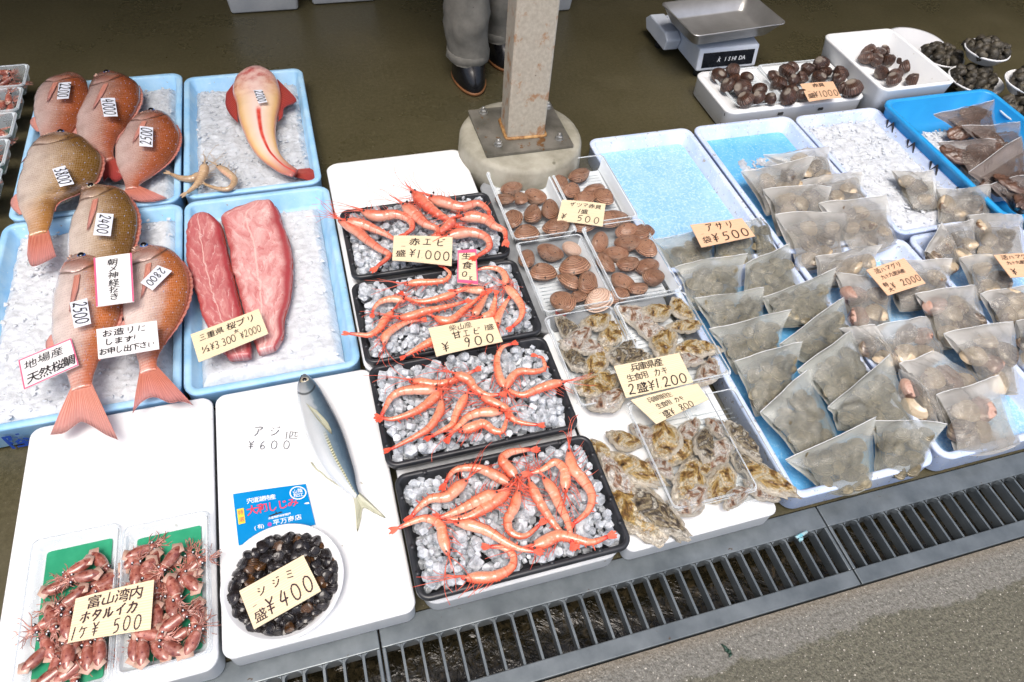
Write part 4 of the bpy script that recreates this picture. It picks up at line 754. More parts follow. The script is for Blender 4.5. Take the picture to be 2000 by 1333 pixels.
# ------------------------------------------------------------------ shells
def shellmesh(name,L,Wd,T,mt,seed=0,umb=.28,pointy=0,open_=0,rg=.0006):
    random.seed(seed); nr_,na=8,26; V=[];uv=[];Fc=[]
    uy=-Wd*umb
    for s in (1,-1):
        for i in range(nr_+1):
            r=i/nr_
            for j in range(na):
                a=2*math.pi*j/na; ex=L/2*math.cos(a)*(1+.10*math.sin(a)*pointy); ey=Wd/2*math.sin(a); 
                if pointy and math.sin(a)<0: ex*=1-.35*pointy*abs(math.sin(a)); 
                x=lerp(0,ex,r); y=lerp(uy,ey,r); z=T/2*(1-r**2.6)**.62*s*(1-.15*math.cos(a)*r)
                V.append((x,y,z+s*rg*math.sin(r*28)*(r<1)+(open_*(y+Wd/2)*s if open_ else 0))); uv.append((r,j/na))
    for s in range(2):
        o=s*(nr_+1)*na
        for i in range(nr_):
            for j in range(na):
                k=(j+1)%na; q=(o+i*na+j,o+(i+1)*na+j,o+(i+1)*na+k,o+i*na+k); Fc.append(q if s==0 else q[::-1])
    me=bpy.data.meshes.new(name); me.from_pydata(V,[],Fc); ul=me.uv_layers.new(name='UVMap')
    for lp in me.loops: ul.data[lp.index].uv=uv[lp.vertex_index]
    me.polygons.foreach_set('use_smooth',[True]*len(me.polygons)); me.materials.append(mt); me.update(); return me
def put(name,me,loc,rot,label,cat,group=None,sc=1):
    o=bpy.data.objects.new(name,me); COL.objects.link(o); o.location=loc; o.rotation_euler=rot; o.scale=(sc,)*3 if not hasattr(sc,'__len__') else sc
    return tag(o,label,cat,group)
SAT=[shellmesh('brown_clam',.047,.032,.021,M['satsuma'],k,umb=.40+.02*k) for k in range(3)]; SATP=shellmesh('pale_clam',.046,.033,.024,M['satpale'],4,umb=.4)
def posword(p,c,w,h):
    x,y=(p[0]-c[0])/w,(p[1]-c[1])/h
    return ('back ' if y>.17 else 'front ' if y<-.17 else 'middle ')+('left' if x<-.17 else 'right' if x>.17 else 'centre')
def ordered(lst,fmt,cvt=lambda p:p):
    o=sorted(range(len(lst)),key=lambda i:(cvt(lst[i])[0])); res={}
    for r,i in enumerate(o): res[i]=fmt.format('leftmost' if r==0 else 'rightmost' if r==len(lst)-1 else ORD[r]+' from the left')
    return res
packs=[('back left clam pack',[(1245,268,85,5),(1207,345,80,-35),(1305,358,75,75),(1393,318,105,-55),(1370,438,95,80),(1482,425,95,65),(1262,460,95,70),(1338,565,115,12),(1515,522,125,20)]),
('back right clam pack',[(1537,245,90,-70),(1655,198,105,20),(1610,312,85,25),(1747,280,105,15),(1690,350,80,0),(1800,350,90,-60),(1893,450,115,-15),(1830,480,90,-20),(1685,515,95,0)]),
('front left clam pack',[(1337,700,105,80),(1483,668,120,-25),(1610,663,80,-45),(1440,792,135,12),(1630,765,140,0),(1585,862,115,-75),(1712,850,130,55),(1655,950,80,30),(1557,985,130,-70),(1782,960,135,15)]),
('front right clam pack',[(1788,600,110,55),(1952,550,100,-10),(1950,620,120,-20),(1885,668,110,-30),(1822,735,115,-80),(1950,748,110,10),(1930,845,120,-60),(2050,560,110,30),(2060,660,110,-60),(2075,745,115,10),(2110,820,115,15),(2010,900,100,10),(1900,930,90,10)])]
for nm,lst in packs:
    lb=ordered(lst,'ridged brown clam with dark specks, {} in the '+nm)
    for i,(X,Y,ln,a) in enumerate(lst):
        random.seed(X+Y); p=P(*Z5(X,Y),.072); pale=(nm[:10]=='front left' and X in(1610,1782)); sc=ln*.3203/(780 if Y<600 else 880)/.045*1.04*(1.55 if ln<100 else 1.38)
        put('brown_clam',SATP if pale else SAT[i%3],(p.x,p.y,.069+.006*(i%3)),(R(random.uniform(-25,25)),R(random.uniform(-15,15)),R(a+random.choice((0,180)))),lb[i].replace('ridged brown','pale ribbed') .replace(' with dark specks','') if pale else lb[i],'clam','brown clams in the four clear packs',sc)
# oysters
def oymesh(name,L,Wd,mt,seed):
    nr_,na=16,44; V=[];uv=[];Fc=[]
    for s in (1,-1):
        for i in range(nr_+1):
            r=i/nr_
            for j in range(na):
                a=2*math.pi*j/na; n1=1.3*noise.noise(Vector((math.cos(a)*1.6,math.sin(a)*1.6,seed*3.1))); n2=noise.noise(Vector((math.cos(a)*6,math.sin(a)*6,seed*7.7)))
                rad=r*(1+.18*n1+(.14*n2)*r); x=L/2*math.cos(a)*rad; w=Wd/2*(1-.42*max(0,-math.cos(a))**1.2+.08*math.sin(seed)); y=w*math.sin(a)*rad+.12*L*math.sin(seed*2)*(math.cos(a)*rad)**2
                st=math.floor(r*5+n1)/5; z=s*(.012*(1-r**2.2)**.7+.0028*(r*5-math.floor(r*5))*(s>0)+.0042*noise.noise(Vector((x*90,y*120,seed)))*(1-.3*r)+.0022*noise.noise(Vector((x*320,y*320,seed))))+.0065*noise.noise(Vector((math.cos(a)*4,math.sin(a)*4,seed)))*r*r
                V.append((x,y,z)); uv.append((r,j/na))
    for s in range(2):
        o=s*(nr_+1)*na
        for i in range(nr_):
            for j in range(na):
                k=(j+1)%na; q=(o+i*na+j,o+(i+1)*na+j,o+(i+1)*na+k,o+i*na+k); Fc.append(q if s==0 else q[::-1])
    me=bpy.data.meshes.new(name); me.from_pydata(V,[],Fc); ul=me.uv_layers.new(name='UVMap')
    for lp in me.loops: ul.data[lp.index].uv=uv[lp.vertex_index]
    me.polygons.foreach_set('use_smooth',[True]*len(me.polygons)); me.materials.append(mt); me.update(); return me
OY={k:[oymesh('oyster',.078,.046,M['oy%d'%k],k*5+j) for j in range(3)] for k in (1,2,3)}
OYW={1:'golden brown',2:'dark grey',3:'whitish purple'}
Z6=lambda X,Y:(1000+X*.3203,560+Y*.3203); ZL=lambda X,Y:(1100+X*.23,820+Y*.23)
oys=[('left rear oyster pack',Z6,[(345,255,230,-60,2),(525,205,200,15,1),(615,280,240,50,1),(410,310,230,25,3),(375,430,220,-75,2),(470,360,190,-30,3),(515,460,260,40,1),(715,420,250,-10,2),(520,600,290,10,1),(600,690,230,5,3)]),
('right rear oyster pack',Z6,[(760,170,260,-50,3),(900,145,200,0,1),(1030,130,190,-75,1),(1065,235,200,-10,1),(850,265,230,-40,3),(930,330,240,50,1),(1120,370,270,-15,1),(1080,440,170,-20,3),(1200,520,230,40,3),(700,360,150,30,2)]),
('front oyster pack',ZL,[(700,110,280,-70,3),(870,150,400,70,1),(1060,85,280,20,3),(1200,190,330,60,2),(960,250,380,15,1),(840,390,240,-60,3),(1300,300,380,35,3),(1090,520,440,50,1),(1340,560,350,30,1),(1100,680,330,15,3),(1180,410,260,25,1),(1480,640,260,20,3)]),
('loose row beside the front shrimp tray',ZL,[(320,270,330,-65,1),(535,170,290,-25,1),(500,500,470,-60,3),(640,430,460,-50,1),(620,740,580,-62,1),(800,800,520,-62,2),(930,880,260,80,3)]),
('row right of the front pack',ZL,[(1340,60,260,-70,3),(1530,170,360,-70,2),(1570,380,320,-70,2),(1740,500,480,-60,1),(1690,600,280,-50,3)])]
for nm,cv,lst in oys:
    o=ordered(lst,'{}')
    for i,(X,Y,ln,a,k) in enumerate(lst):
        random.seed(X*3+Y); z=.066 if 'loose' in nm else .076; z+=.007*((i*2)%4)/1.5; p=P(*cv(X,Y),z+.008); sc=ln*(.3203 if cv is Z6 else .23)/(880 if cv is Z6 else 980)*1.12/.078
        put('oyster',OY[k][i%3],(p.x,p.y,z),(R(random.uniform(-14,14)),R(random.uniform(-10,10)),R(a+(180 if (i%2) else 0))),f'{OYW[k]} oyster, {o[i]} in the {nm}','oyster','oysters',(sc,sc*random.uniform(.78,.98),min(sc,1.15)))
# black clams in a bowl
p=P(556,1140,.075); bx,by=p.x,p.y; RB=.098
t=thing('round_bowl','round white bowl of small black clams with the 400 yen card','bowl',(bx,by,.061))
rings=[[(bx+r*math.cos(R(a)),by+r*math.sin(R(a)),z) for a in range(0,360,6)] for r,z in ((.07,.0612),(.078,.064),(.090,.086),(.0935,.0868),(.094,.0895),(.092,.0905),(.088,.089),(.074,.066),(.05,.0645))]
V,Fc=loft(rings); mesh('bowl_body',V,Fc,M['frost'] if 0 else M['whitep'],t)
SJ=[shellmesh('black_clam',.0225,.0195,.0135,M['shijimi'],1,.42,.8),shellmesh('black_clam',.021,.0185,.013,M['shijimib'],2,.42,.8)]
random.seed(5); n_=0; pts=[]
for k in range(4000):
    if n_>=190: break
    r=.078*math.sqrt(random.random()); a=random.random()*6.283; x=bx+r*math.cos(a); y=by+r*math.sin(a)*.98; lay=0 if n_<100 else 1
    if all((x-q[0])**2+(y-q[1])**2>.0112**2 for q in pts if q[2]==lay):
        pts.append((x,y,lay)); br=random.random()<.22; put('black_clam',SJ[br],(x,y,.0715+.0085*lay+random.uniform(0,.003)),(R(random.uniform(-50,50)),R(random.uniform(-40,40)),random.random()*6.28),'small glossy brown-streaked clam in the round white bowl' if br else 'small glossy black clam in the round white bowl','clam','small black clams in the bowl' if not br else 'small brown-streaked clams in the bowl',random.uniform(.85,1.15)); n_+=1
# ark shells
AR=[shellmesh('ark_shell',.040,.034,.031,M['ark'],k,.3,.2) for k in range(2)]
ZS=lambda X,Y:(1280+X*.24,Y*.24); ZC=lambda X,Y:(1240+X*.38,Y*.38)
arks=[('pack nearest the scale',ZS,.08,[(520,610,100),(630,580,95),(745,635,90),(590,705,95),(715,725,120),(845,735,95),(735,825,110),(840,800,85),(935,810,80),(640,645,80)]),
('pack with the peach card',ZS,.08,[(955,625,80),(1070,585,110),(1010,690,115),(1110,560,90),(1125,660,80),(1190,635,90),(1235,565,100),(1345,530,110),(1335,630,100),(1390,590,90),(1075,790,115),(1115,740,90),(1190,780,80),(1500,600,115),(1495,650,90),(1520,720,80),(1605,735,130)])]
for nm,cv,z,lst in arks:
    o=ordered(lst,'{}')
    for i,(X,Y,s_) in enumerate(lst):
        random.seed(X+Y*2); p=P(*cv(X,Y),z+.006+.006*(i%3==1)); put('ark_shell',AR[i%2],tuple(p),(R(random.uniform(-60,60)),R(random.uniform(-40,40)),random.random()*6.28),f'round dark brown ark shell, {o[i]} in the {nm}','shellfish','ark shells',s_/78)
lst=[(1110,250),(1200,265),(1235,310),(1300,262),(1310,312),(1382,320),(1270,372),(1340,385),(1432,380),(1330,415),(1430,410),(1395,350),(1185,300),(1250,275)]
for i,(X,Y) in enumerate(lst):
    random.seed(X*2+Y); p=P(*ZC(X,Y),.055+.01*(i%2)); put('ark_shell',AR[i%2],tuple(p),(R(random.uniform(-60,60)),R(random.uniform(-40,40)),random.random()*6.28),'dark brown ark shell in the heap inside the deep white foam box','shellfish','ark shells heaped in the deep white box',1.3)
# horned shells in bowls
def whelkmesh(seed):
    random.seed(seed); V=[];Fc=[]; n=60; na=10; rings=[]
    for i in range(n):
        u=i/(n-1); th=u*2*math.pi*2.6; g=.12+.88*u; Rr=.011*g; c=Vector((math.cos(th)*Rr,math.sin(th)*Rr,.020*(1-g)*1.3)); r=.0105*g*(1+.18*(1 if i%5==0 else 0))
        rad=Vector((math.cos(th),math.sin(th),0)); rings.append([tuple(c+rad*r*math.cos(a)+Vector((0,0,1))*r*math.sin(a)*1.15) for a in [2*math.pi*j/na for j in range(na)]])
    V,Fc=loft(rings); me=bpy.data.meshes.new('horned_shell'); me.from_pydata(V,[],Fc); me.polygons.foreach_set('use_smooth',[True]*len(Fc)); me.materials.append(M['whelk']); me.update(); return me
WK=[whelkmesh(1),whelkmesh(2)]
for bi,(px,py,z,rad,lb,cnt) in enumerate(((1927,100,.095,.072,'white bowl of dark horned shells, rearmost of the upper ones',15),(2012,165,.085,.078,'white bowl of dark horned shells cut by the upper right edge',14),(2005,222,.045,.088,'low white bowl of dark horned shells right of the blue crate',16),(1905,158,.03,.088,'low white bowl of dark horned shells behind the blue crate',18),(1838,112,.02,.075,'white dish of dark horned shells just behind the deep foam box',16))):
    c=P(px,py,z+.03); bx,by=c.x,c.y; z0=z; t=thing('shell_bowl',lb,'bowl',(bx,by,z0),'white bowls of horned shells')
    rings=[[(bx+r*math.cos(R(a)),by+r*math.sin(R(a)),zz) for a in range(0,360,8)] for r,zz in ((rad*.62,z0),(rad*.7,z0+.004),(rad*.94,z0+.028),(rad*.99,z0+.030),(rad,z0+.034),(rad*.97,z0+.036),(rad*.93,z0+.034),(rad*.68,z0+.008),(rad*.4,z0+.006))]
    V,Fc=loft(rings); mesh('bowl_body',V,Fc,M['whitep'],t)
    random.seed(bi)
    for k in range(cnt):
        r=rad*.78*math.sqrt((k+.5)/cnt); a=k*2.4; put('horned_shell',WK[k%2],(bx+r*math.cos(a),by+r*math.sin(a),z0+.030+.022*(1-r/rad)+random.uniform(-.004,.006)),(random.random()*6,random.random()*6,random.random()*6),'dark horned shell in the '+lb.split(' of dark')[0]+' '+['at the very back','at the upper right edge','low at the right edge','behind the crate','by the deep foam box'][bi],'shellfish','dark horned shells '+str(['rear','right','front','middle','left'][bi])+' bowl',random.uniform(.95,1.3))
c=P(1788,85,.02); t=thing('serving_plate','white round plate standing behind the deep foam box','plate',(c.x,c.y,0)); rings=[[(c.x+r*math.cos(R(a)),c.y+r*math.sin(R(a)),zz) for a in range(0,360,8)] for r,zz in ((.06,.002),(.105,.022),(.107,.025),(.10,.024),(.06,.006))]; V,Fc=loft(rings); mesh('plate_body',V,Fc,M['whitep'],t)
# firefly squid
def squid(name,seed,loc,rot,sc,label,group,src=None):
    if src: return dup(src,loc,rot,sc,label,group)
    random.seed(seed); t=thing(name,label,'squid',(0,0,0),group)
    st=[(-.030,.001),(-.026,.0045),(-.018,.0085),(-.008,.0105),(.002,.0098),(.009,.0078),(.011,.0068)]
    b_=random.uniform(-.004,.004)
    V,Fc,uv=body_lr([Vector((x,b_*((x*40)**2)+w,.008)) for x,w in st],[Vector((x,b_*((x*40)**2)-w,.008)) for x,w in st],0,.017,22,14,.9,lambda u:min(1,(u+.05)/.4)**.7); mesh('mantle',V,Fc,M['squid'],t)
    V=[];Fc=[]; P3=[(-.033,0),(-.024,.013),(-.014,.006),(-.014,-.006),(-.024,-.013)]
    V=[(x,y,.011) for x,y in P3]+[(x,y,.0125) for x,y in P3]; Fc=[(4,3,2,1,0),(5,6,7,8,9)]+[(i,(i+1)%5,(i+1)%5+5,i+5) for i in range(5)]; mesh('fin',V,Fc,M['squidp'],t)
    V,Fc,uv=body_lr([Vector((x,w,.008)) for x,w in ((.009,.004),(.013,.0062),(.019,.006),(.022,.0035))],[Vector((x,-w,.008)) for x,w in ((.009,.004),(.013,.0062),(.019,.006),(.022,.0035))],0,.012,10,10,.9); mesh('head',V,Fc,M['squid'],t)
    V=[];Fc=[]; rings=[[(.0105+dx,.0078*math.cos(R(a)),.008+.0078*math.sin(R(a))) for a in range(0,360,30)] for dx in (-.0012,.0012)]; V,Fc=loft(rings); mesh('collar',V,Fc,M['squidp'],t)
    for s in (1,-1): e=ball('eye',(.017,s*.006,.0095),.0034,M['eyeK'],t,n=6); ball('pupil',(.0172,s*.0066,.0122),.0014,M['whitep'],e,n=5)
    V=[];Fc=[]
    for k in range(12):
        a=random.uniform(-.9,.9); p=Vector((.020,random.uniform(-.004,.004),.007)); pts=[p]
        for q in range(4): a+=random.uniform(-.7,.7); p=p+Vector((math.cos(a),math.sin(a),random.uniform(-.12,.12)))*.0078; pts.append(p)
        tube(cr(pts,9),.0013,V,Fc,5,.0005)
    mesh('tentacles',V,Fc,M['squid'],t); return t
ZQ=lambda X,Y:(60+X*.2273,1030+Y*.2273)
SQ={'right':[(1090,220,1020,400),(900,490,910,350),(1275,180,1150,340),(1430,420,1370,250),(1440,540,1330,420),(1190,440,1250,600),(1085,430,1080,560),(1230,770,1200,630),(1130,880,1290,770),(1440,640,1400,840),(880,1160,885,960),(960,1180,960,990),(1170,1120,1070,1020),(1310,1090,1160,1010),(1330,1080,1420,900),(1180,980,1330,900),(1090,700,1080,840),(940,900,1080,920)],
'left':[(540,210,660,350),(500,300,340,400),(590,400,380,440),(130,560,300,490),(170,690,200,840),(310,980,300,760),(190,1140,110,960),(500,1240,490,1020),(590,1180,600,990),(190,1290,215,1170),(230,1310,410,1180),(330,1180,330,1040),(660,440,560,500),(90,1330,200,1250),(430,560,330,640),(640,560,540,600)]}
src=[]
for nm,lst in SQ.items():
    o=ordered(lst,'{}',lambda p:(p[0]+p[2],0))
    for i,(a,b_,c_,d) in enumerate(lst):
        z=.068+.006*(i%3); p0=P(*ZQ(a,b_),z+.008);p1=P(*ZQ(c_,d),z+.008); v=p1-p0; ln=v.length; m=(p0+p1)/2; an=math.atan2(v.y,v.x); s_=max(.92,min(1.35,ln/.045)); loc=Vector((m.x,m.y,z))+Vector((math.cos(an),math.sin(an),0))*.006*s_
        lb=f'small reddish squid, {o[i]} in the {nm} frosted pack'
        if len(src)<4: t=squid('firefly_squid',i+9,None,None,None,lb,'firefly squid in the two frosted packs'); t.location=loc; t.rotation_euler=(0,0,an); t.scale=(s_,)*3; src.append(t)
        else: squid('firefly_squid',0,loc,(R(random.uniform(-15,15)),0,an),s_,lb,'firefly squid in the two frosted packs',src[(i*7)%4])
random.seed(41)
for nm,(x0_,x1_,y0_,y1_) in (('right',(-.398,-.292,.39,.585)),('left',(-.532,-.432,.385,.54))):
    for q in range(13): squid('firefly_squid',0,(random.uniform(x0_,x1_),random.uniform(y0_,y1_),.066+.004*(q%2)),(random.uniform(-.3,.3),random.uniform(-.2,.2),random.random()*6.28),.95,f'small reddish squid lying beneath others in the {nm} frosted pack',f'squid lying under others, {nm} pack',src[q%4])
for k in range(5):
    y1=2.105-.118*k; random.seed(70+k)
    for q in range(16): squid('firefly_squid',0,(random.uniform(-.895,-.755),y1-.056+random.uniform(-.032,.032),.052+.012*(q%3)),(random.uniform(-.5,.5),random.uniform(-.3,.3),random.random()*6.28),.85,'small reddish squid in the '+['rearmost','second rear','middle','second front','nearest'][k]+' small pack at the left edge','firefly squid in small pack '+['at the back','second back','in the middle','second front','nearest'][k],src[q%4])
# ------------------------------------------------------------------ bags of shellfish
AS=[shellmesh('littleneck_clam',.034,.024,.017,M['asari'],k,.42,.2,0,.0003) for k in range(2)]
HM=[shellmesh('hard_clam',.066,.050,.034,M[m_],k,.44,.35,0,0) for k,m_ in enumerate(('hama','hamap','hamad'))]
DK=oymesh('ribbed_shellfish',.11,.06,M['abalone'],3)
def bag(label,q,z,seed,mt,wat,th=.036,cl=None,n=0,group=None,clz=0,cllab='',clgroup='',clsc=1,ext=True,hz=.0125):
    """q: TL,TR,BR,BL pixels. The sealed edge TL-TR stands up, the full end BL-BR lies low."""
    random.seed(seed); zt,zb=z; q=[q[0],q[1],(q[2][0]+(q[2][0]-q[1][0])*.12,q[2][1]+(q[2][1]-q[1][1])*.12),(q[3][0]+(q[3][0]-q[0][0])*.12,q[3][1]+(q[3][1]-q[0][1])*.12)] if ext else q
    c=[P(*q[0],zt),P(*q[1],zt+.012),P(*q[2],zb),P(*q[3],zb)]; N=22; V=[];uv=[];Fc=[]
    cen=sum(c,Vector())/4; base=Vector((cen.x,cen.y,min(zt,zb)-.02)); t=thing('shellfish_bag',label,'plastic bag',base,group)
    wm=((c[1]-c[0]).length+(c[2]-c[3]).length)/2; ed=(c[1]-c[0]).normalized(); dn=(c[3]+c[2]-c[0]-c[1]).normalized()
    def srf(u,v,s,k=1):
        p=lerp(lerp(c[3],c[2],u),lerp(c[0],c[1],u),v)           # v:0 bottom .. 1 sealed edge
        p=p+ed*(.5-u)*2*.075*wm*math.sin(math.pi*v)**1.2*(.6+.6*noise.noise(Vector((seed,v*2,u))))     # sides drawn in by the filling
        p=p+dn*(.010*math.sin(math.pi*u)*(1-v)+.004*noise.noise(Vector((u*2.5,seed,1)))*v)
        prof=(math.sin(math.pi*min(1,u*.94+.03))**.5)*(max(0,math.sin(math.pi*(1-(1-v)**.72)*.985+.02)))**.6*(.45+.55*(1-v))
        nz=noise.noise(Vector((u*2.3+seed,v*2.6,seed)))*.45+abs(noise.noise(Vector((u*5+seed,v*3-u*4,seed))))*.45-abs(noise.noise(Vector((u*9+v*4,v*3-seed,seed))))*.22
        return Vector((p.x,p.y,p.z+s*k*th*.5*prof*(1+nz*1.2)+.004*nz*(.3+v)+.006*v*math.sin(u*3.3+seed)))
    for s in (1,-1):
        for i in range(N+1):
            for j in range(N+1): V.append(tuple(srf(i/N,j/N,s)-Vector((0,0,.0002*(s<0))))); uv.append((i/N,j/N))
    for s in range(2):
        o=s*(N+1)**2
        for i in range(N):
            for j in range(N):
                a=o+i*(N+1)+j; f=(a,a+N+1,a+N+2,a+1); Fc.append(f if s==0 else f[::-1])
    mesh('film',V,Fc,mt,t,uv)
    Nw=12; V=[];Fc=[]
    for s in (1,-1):
        for i in range(Nw+1):
            for j in range(Nw+1): u_,v_=.05+.9*i/Nw,.03+.67*j/Nw; e_=min(i,Nw-i,j,Nw-j); p=srf(u_,v_,s,.80 if e_ else .12); V.append(tuple(p))
    for s in range(2):
        o=s*(Nw+1)**2
        for i in range(Nw):
            for j in range(Nw):
                a=o+i*(Nw+1)+j; f=(a,a+Nw+1,a+Nw+2,a+1); Fc.append(f if s==0 else f[::-1])
    mesh('cloudy_water',V,Fc,wat,t)
    V=[];Fc=[]; tube([srf(k/18,1,1)+Vector((0,0,.0005)) for k in range(19)],.0009,V,Fc,4)
    mesh('seam',V,Fc,M['seal'],t)
    pts=[]
    for k in range(n*40):
        if len(pts)>=n: break
        u=random.uniform(.14,.86);v=random.uniform(.08,.78); pt,pb=srf(u,v,1),srf(u,v,-1); gap=pt.z-pb.z; p=lerp(pb,pt,.5); p.z=min(p.z,pt.z-hz)
        if gap<hz*2.1: continue
        if all((p-x).length>clz for x in pts):
            pts.append(p); m_=cl[(len(pts)+seed)%len(cl)]
            put(m_.name.split('.')[0],m_,tuple(p),(R(random.uniform(-16,16)),R(random.uniform(-16,16)),random.random()*6.28),cllab,'clam' if 'clam' in cllab else 'shellfish',clgroup,random.uniform(.85,1.12)*clsc)
    return t
A=[((1275,467),(1394,445),(1394,520),(1314,528)),((1394,445),(1464,438),(1474,505),(1394,515)),((1464,430),(1487,432),(1515,488),(1477,508)),((1317,525),(1461,496),(1445,580),(1346,596)),((1455,519),(1544,474),(1563,568),(1448,585)),((1355,586),(1493,560),(1496,630),(1392,650)),((1490,580),(1631,528),(1621,610),(1506,632)),((1386,640),(1543,611),(1520,692),(1432,722)),((1523,672),(1647,583),(1664,645),(1565,705)),((1434,707),(1567,669),(1552,757),(1471,803)),((1555,727),(1664,643),(1704,735),(1618,792)),((1482,810),(1579,717),(1632,843),(1551,886)),((1616,797),(1738,694),(1782,815),(1634,836)),((1536,896),(1709,819),(1703,950),(1612,963)),((1709,819),(1847,832),(1795,925),(1708,922))]
AL=['under the peach 500 yen card, left part','with dark clams under the peach 500 yen card','narrow, squeezed right of the peach 500 yen card','just below the 500 yen card, left','just below the 500 yen card, right','beside the back of the oyster packs, left','seam pointing to the 2000 yen card','beside the right rear oyster pack','right of the bag beside the rear oyster pack','by the corner of the rear oyster pack','tall and steep, halfway down the right side','upright triangle shaped, near the front oyster pack','large, with a bright diagonal seam','largest and nearest the drain, front left corner','at the front right corner, tip pointing right']
for i,q in enumerate(A):
    zz=(.085,.058) if i<13 else (.082,.054)
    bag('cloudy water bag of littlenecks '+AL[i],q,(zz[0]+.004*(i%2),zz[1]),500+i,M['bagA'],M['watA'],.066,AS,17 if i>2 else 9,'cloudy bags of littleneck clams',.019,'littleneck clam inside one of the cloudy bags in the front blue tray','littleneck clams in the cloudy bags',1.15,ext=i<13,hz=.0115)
Hh=[((1490,304),(1618,288),(1626,342),(1580,350)),((1448,333),(1589,310),(1562,378),(1492,412)),((1557,352),(1682,339),(1692,382),(1596,402)),((1490,371),(1624,365),(1618,425),(1516,452)),((1512,423),(1663,413),(1650,492),(1553,518)),((1596,403),(1733,378),(1752,466),(1655,488)),((1592,503),(1724,477),(1700,540),(1594,552)),((1720,506),(1858,509),(1856,572),(1754,598)),((1632,528),(1742,556),(1740,620),(1670,662)),((1706,640),(1808,621),(1840,690),(1758,722)),((1786,576),(1905,557),(1929,641),(1832,672)),((1840,656),(1981,624),(1990,755),(1906,738)),((1754,714),(1822,685),(1922,745),(1830,822)),((1829,771),(1949,736),(1993,868),(1868,888)),((1640,640),(1706,640),(1762,722),(1690,700)),((1757,720),(1800,760),(1830,826),(1775,800))]
HL=['farthest back, beside the white ice','pale, second from the back on the left edge','flat grey one reaching over the tray edge','dark-topped, third row from the back','wide, right of the peach 500 yen card','broad, with a rust-orange clam at its top','short, behind the peach 2000 yen card','flat empty-looking, right of the peach 2000 yen card','with pink and dark clams left of the 2000 yen card','plump with peach-striped clams in the middle','with striped shells below the 2000 yen card','large, with brown and rust clams at the right','slanted, dark and yellow striped clams','nearest the drain, pink and yellow clams','thin, pressed against the littleneck tray edge','small, leaning at the left tray edge']
for i,q in enumerate(Hh):
    mm=[HM[0],HM[0],HM[2]] if i<8 else [HM[0],HM[1],HM[0],HM[2]]
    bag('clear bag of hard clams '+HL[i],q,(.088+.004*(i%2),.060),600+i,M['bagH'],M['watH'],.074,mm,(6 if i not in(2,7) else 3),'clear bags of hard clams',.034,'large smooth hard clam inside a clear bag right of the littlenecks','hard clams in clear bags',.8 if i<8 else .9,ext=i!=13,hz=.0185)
E_=[((1740,336),(1823,333),(1835,398),(1778,400)),((1829,369),(1932,365),(1937,426),(1833,428)),((1808,490),(1837,438),(1874,510),(1830,520)),((1892,419),(1994,426),(2004,500),(1904,500)),((1872,506),(1960,500),(1977,556),(1904,578)),((1911,579),(2015,553),(2020,626),(1949,642)),((1981,631),(2065,610),(2070,722),(1986,706)),((1830,440),(1900,432),(1905,500),(1868,500))]
EL=['alone on the white ice with one dark clam','beige, next to the one alone on white ice','small triangular, left end behind the 2000 yen sign','with cream clams at the right edge','left of the card cut by the right edge','under the card cut by the right edge','cut by the right edge, nearest there','small, on the corner of the white ice tray']
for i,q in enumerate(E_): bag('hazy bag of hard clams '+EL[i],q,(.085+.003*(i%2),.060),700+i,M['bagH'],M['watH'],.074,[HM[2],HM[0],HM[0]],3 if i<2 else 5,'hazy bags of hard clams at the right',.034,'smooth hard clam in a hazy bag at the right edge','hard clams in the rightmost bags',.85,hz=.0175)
Fb=[((1821,228),(1943,194),(1947,250),(1878,258)),((1878,247),(1992,239),(2003,296),(1943,302)),((1833,277),(1943,274),(1949,318),(1888,336)),((1894,334),(1992,270),(2020,350),(1943,380)),((1935,361),(2020,342),(2030,415),(1982,408))]
FL=['rearmost, with a red patch','second from the back','left one on the ice, brown','middle one with a bright diagonal seam','nearest, in the front corner']
for i,q in enumerate(Fb): bag('bag of dark shellfish in the bright blue crate, '+FL[i],q,(.112,.088),800+i,M['bagS'],M['watS'],.06,[DK],2,'bags of dark shellfish in the blue crate',.04,'dark ribbed shellfish bagged in the bright blue crate','dark shellfish in the blue crate bags',.95)
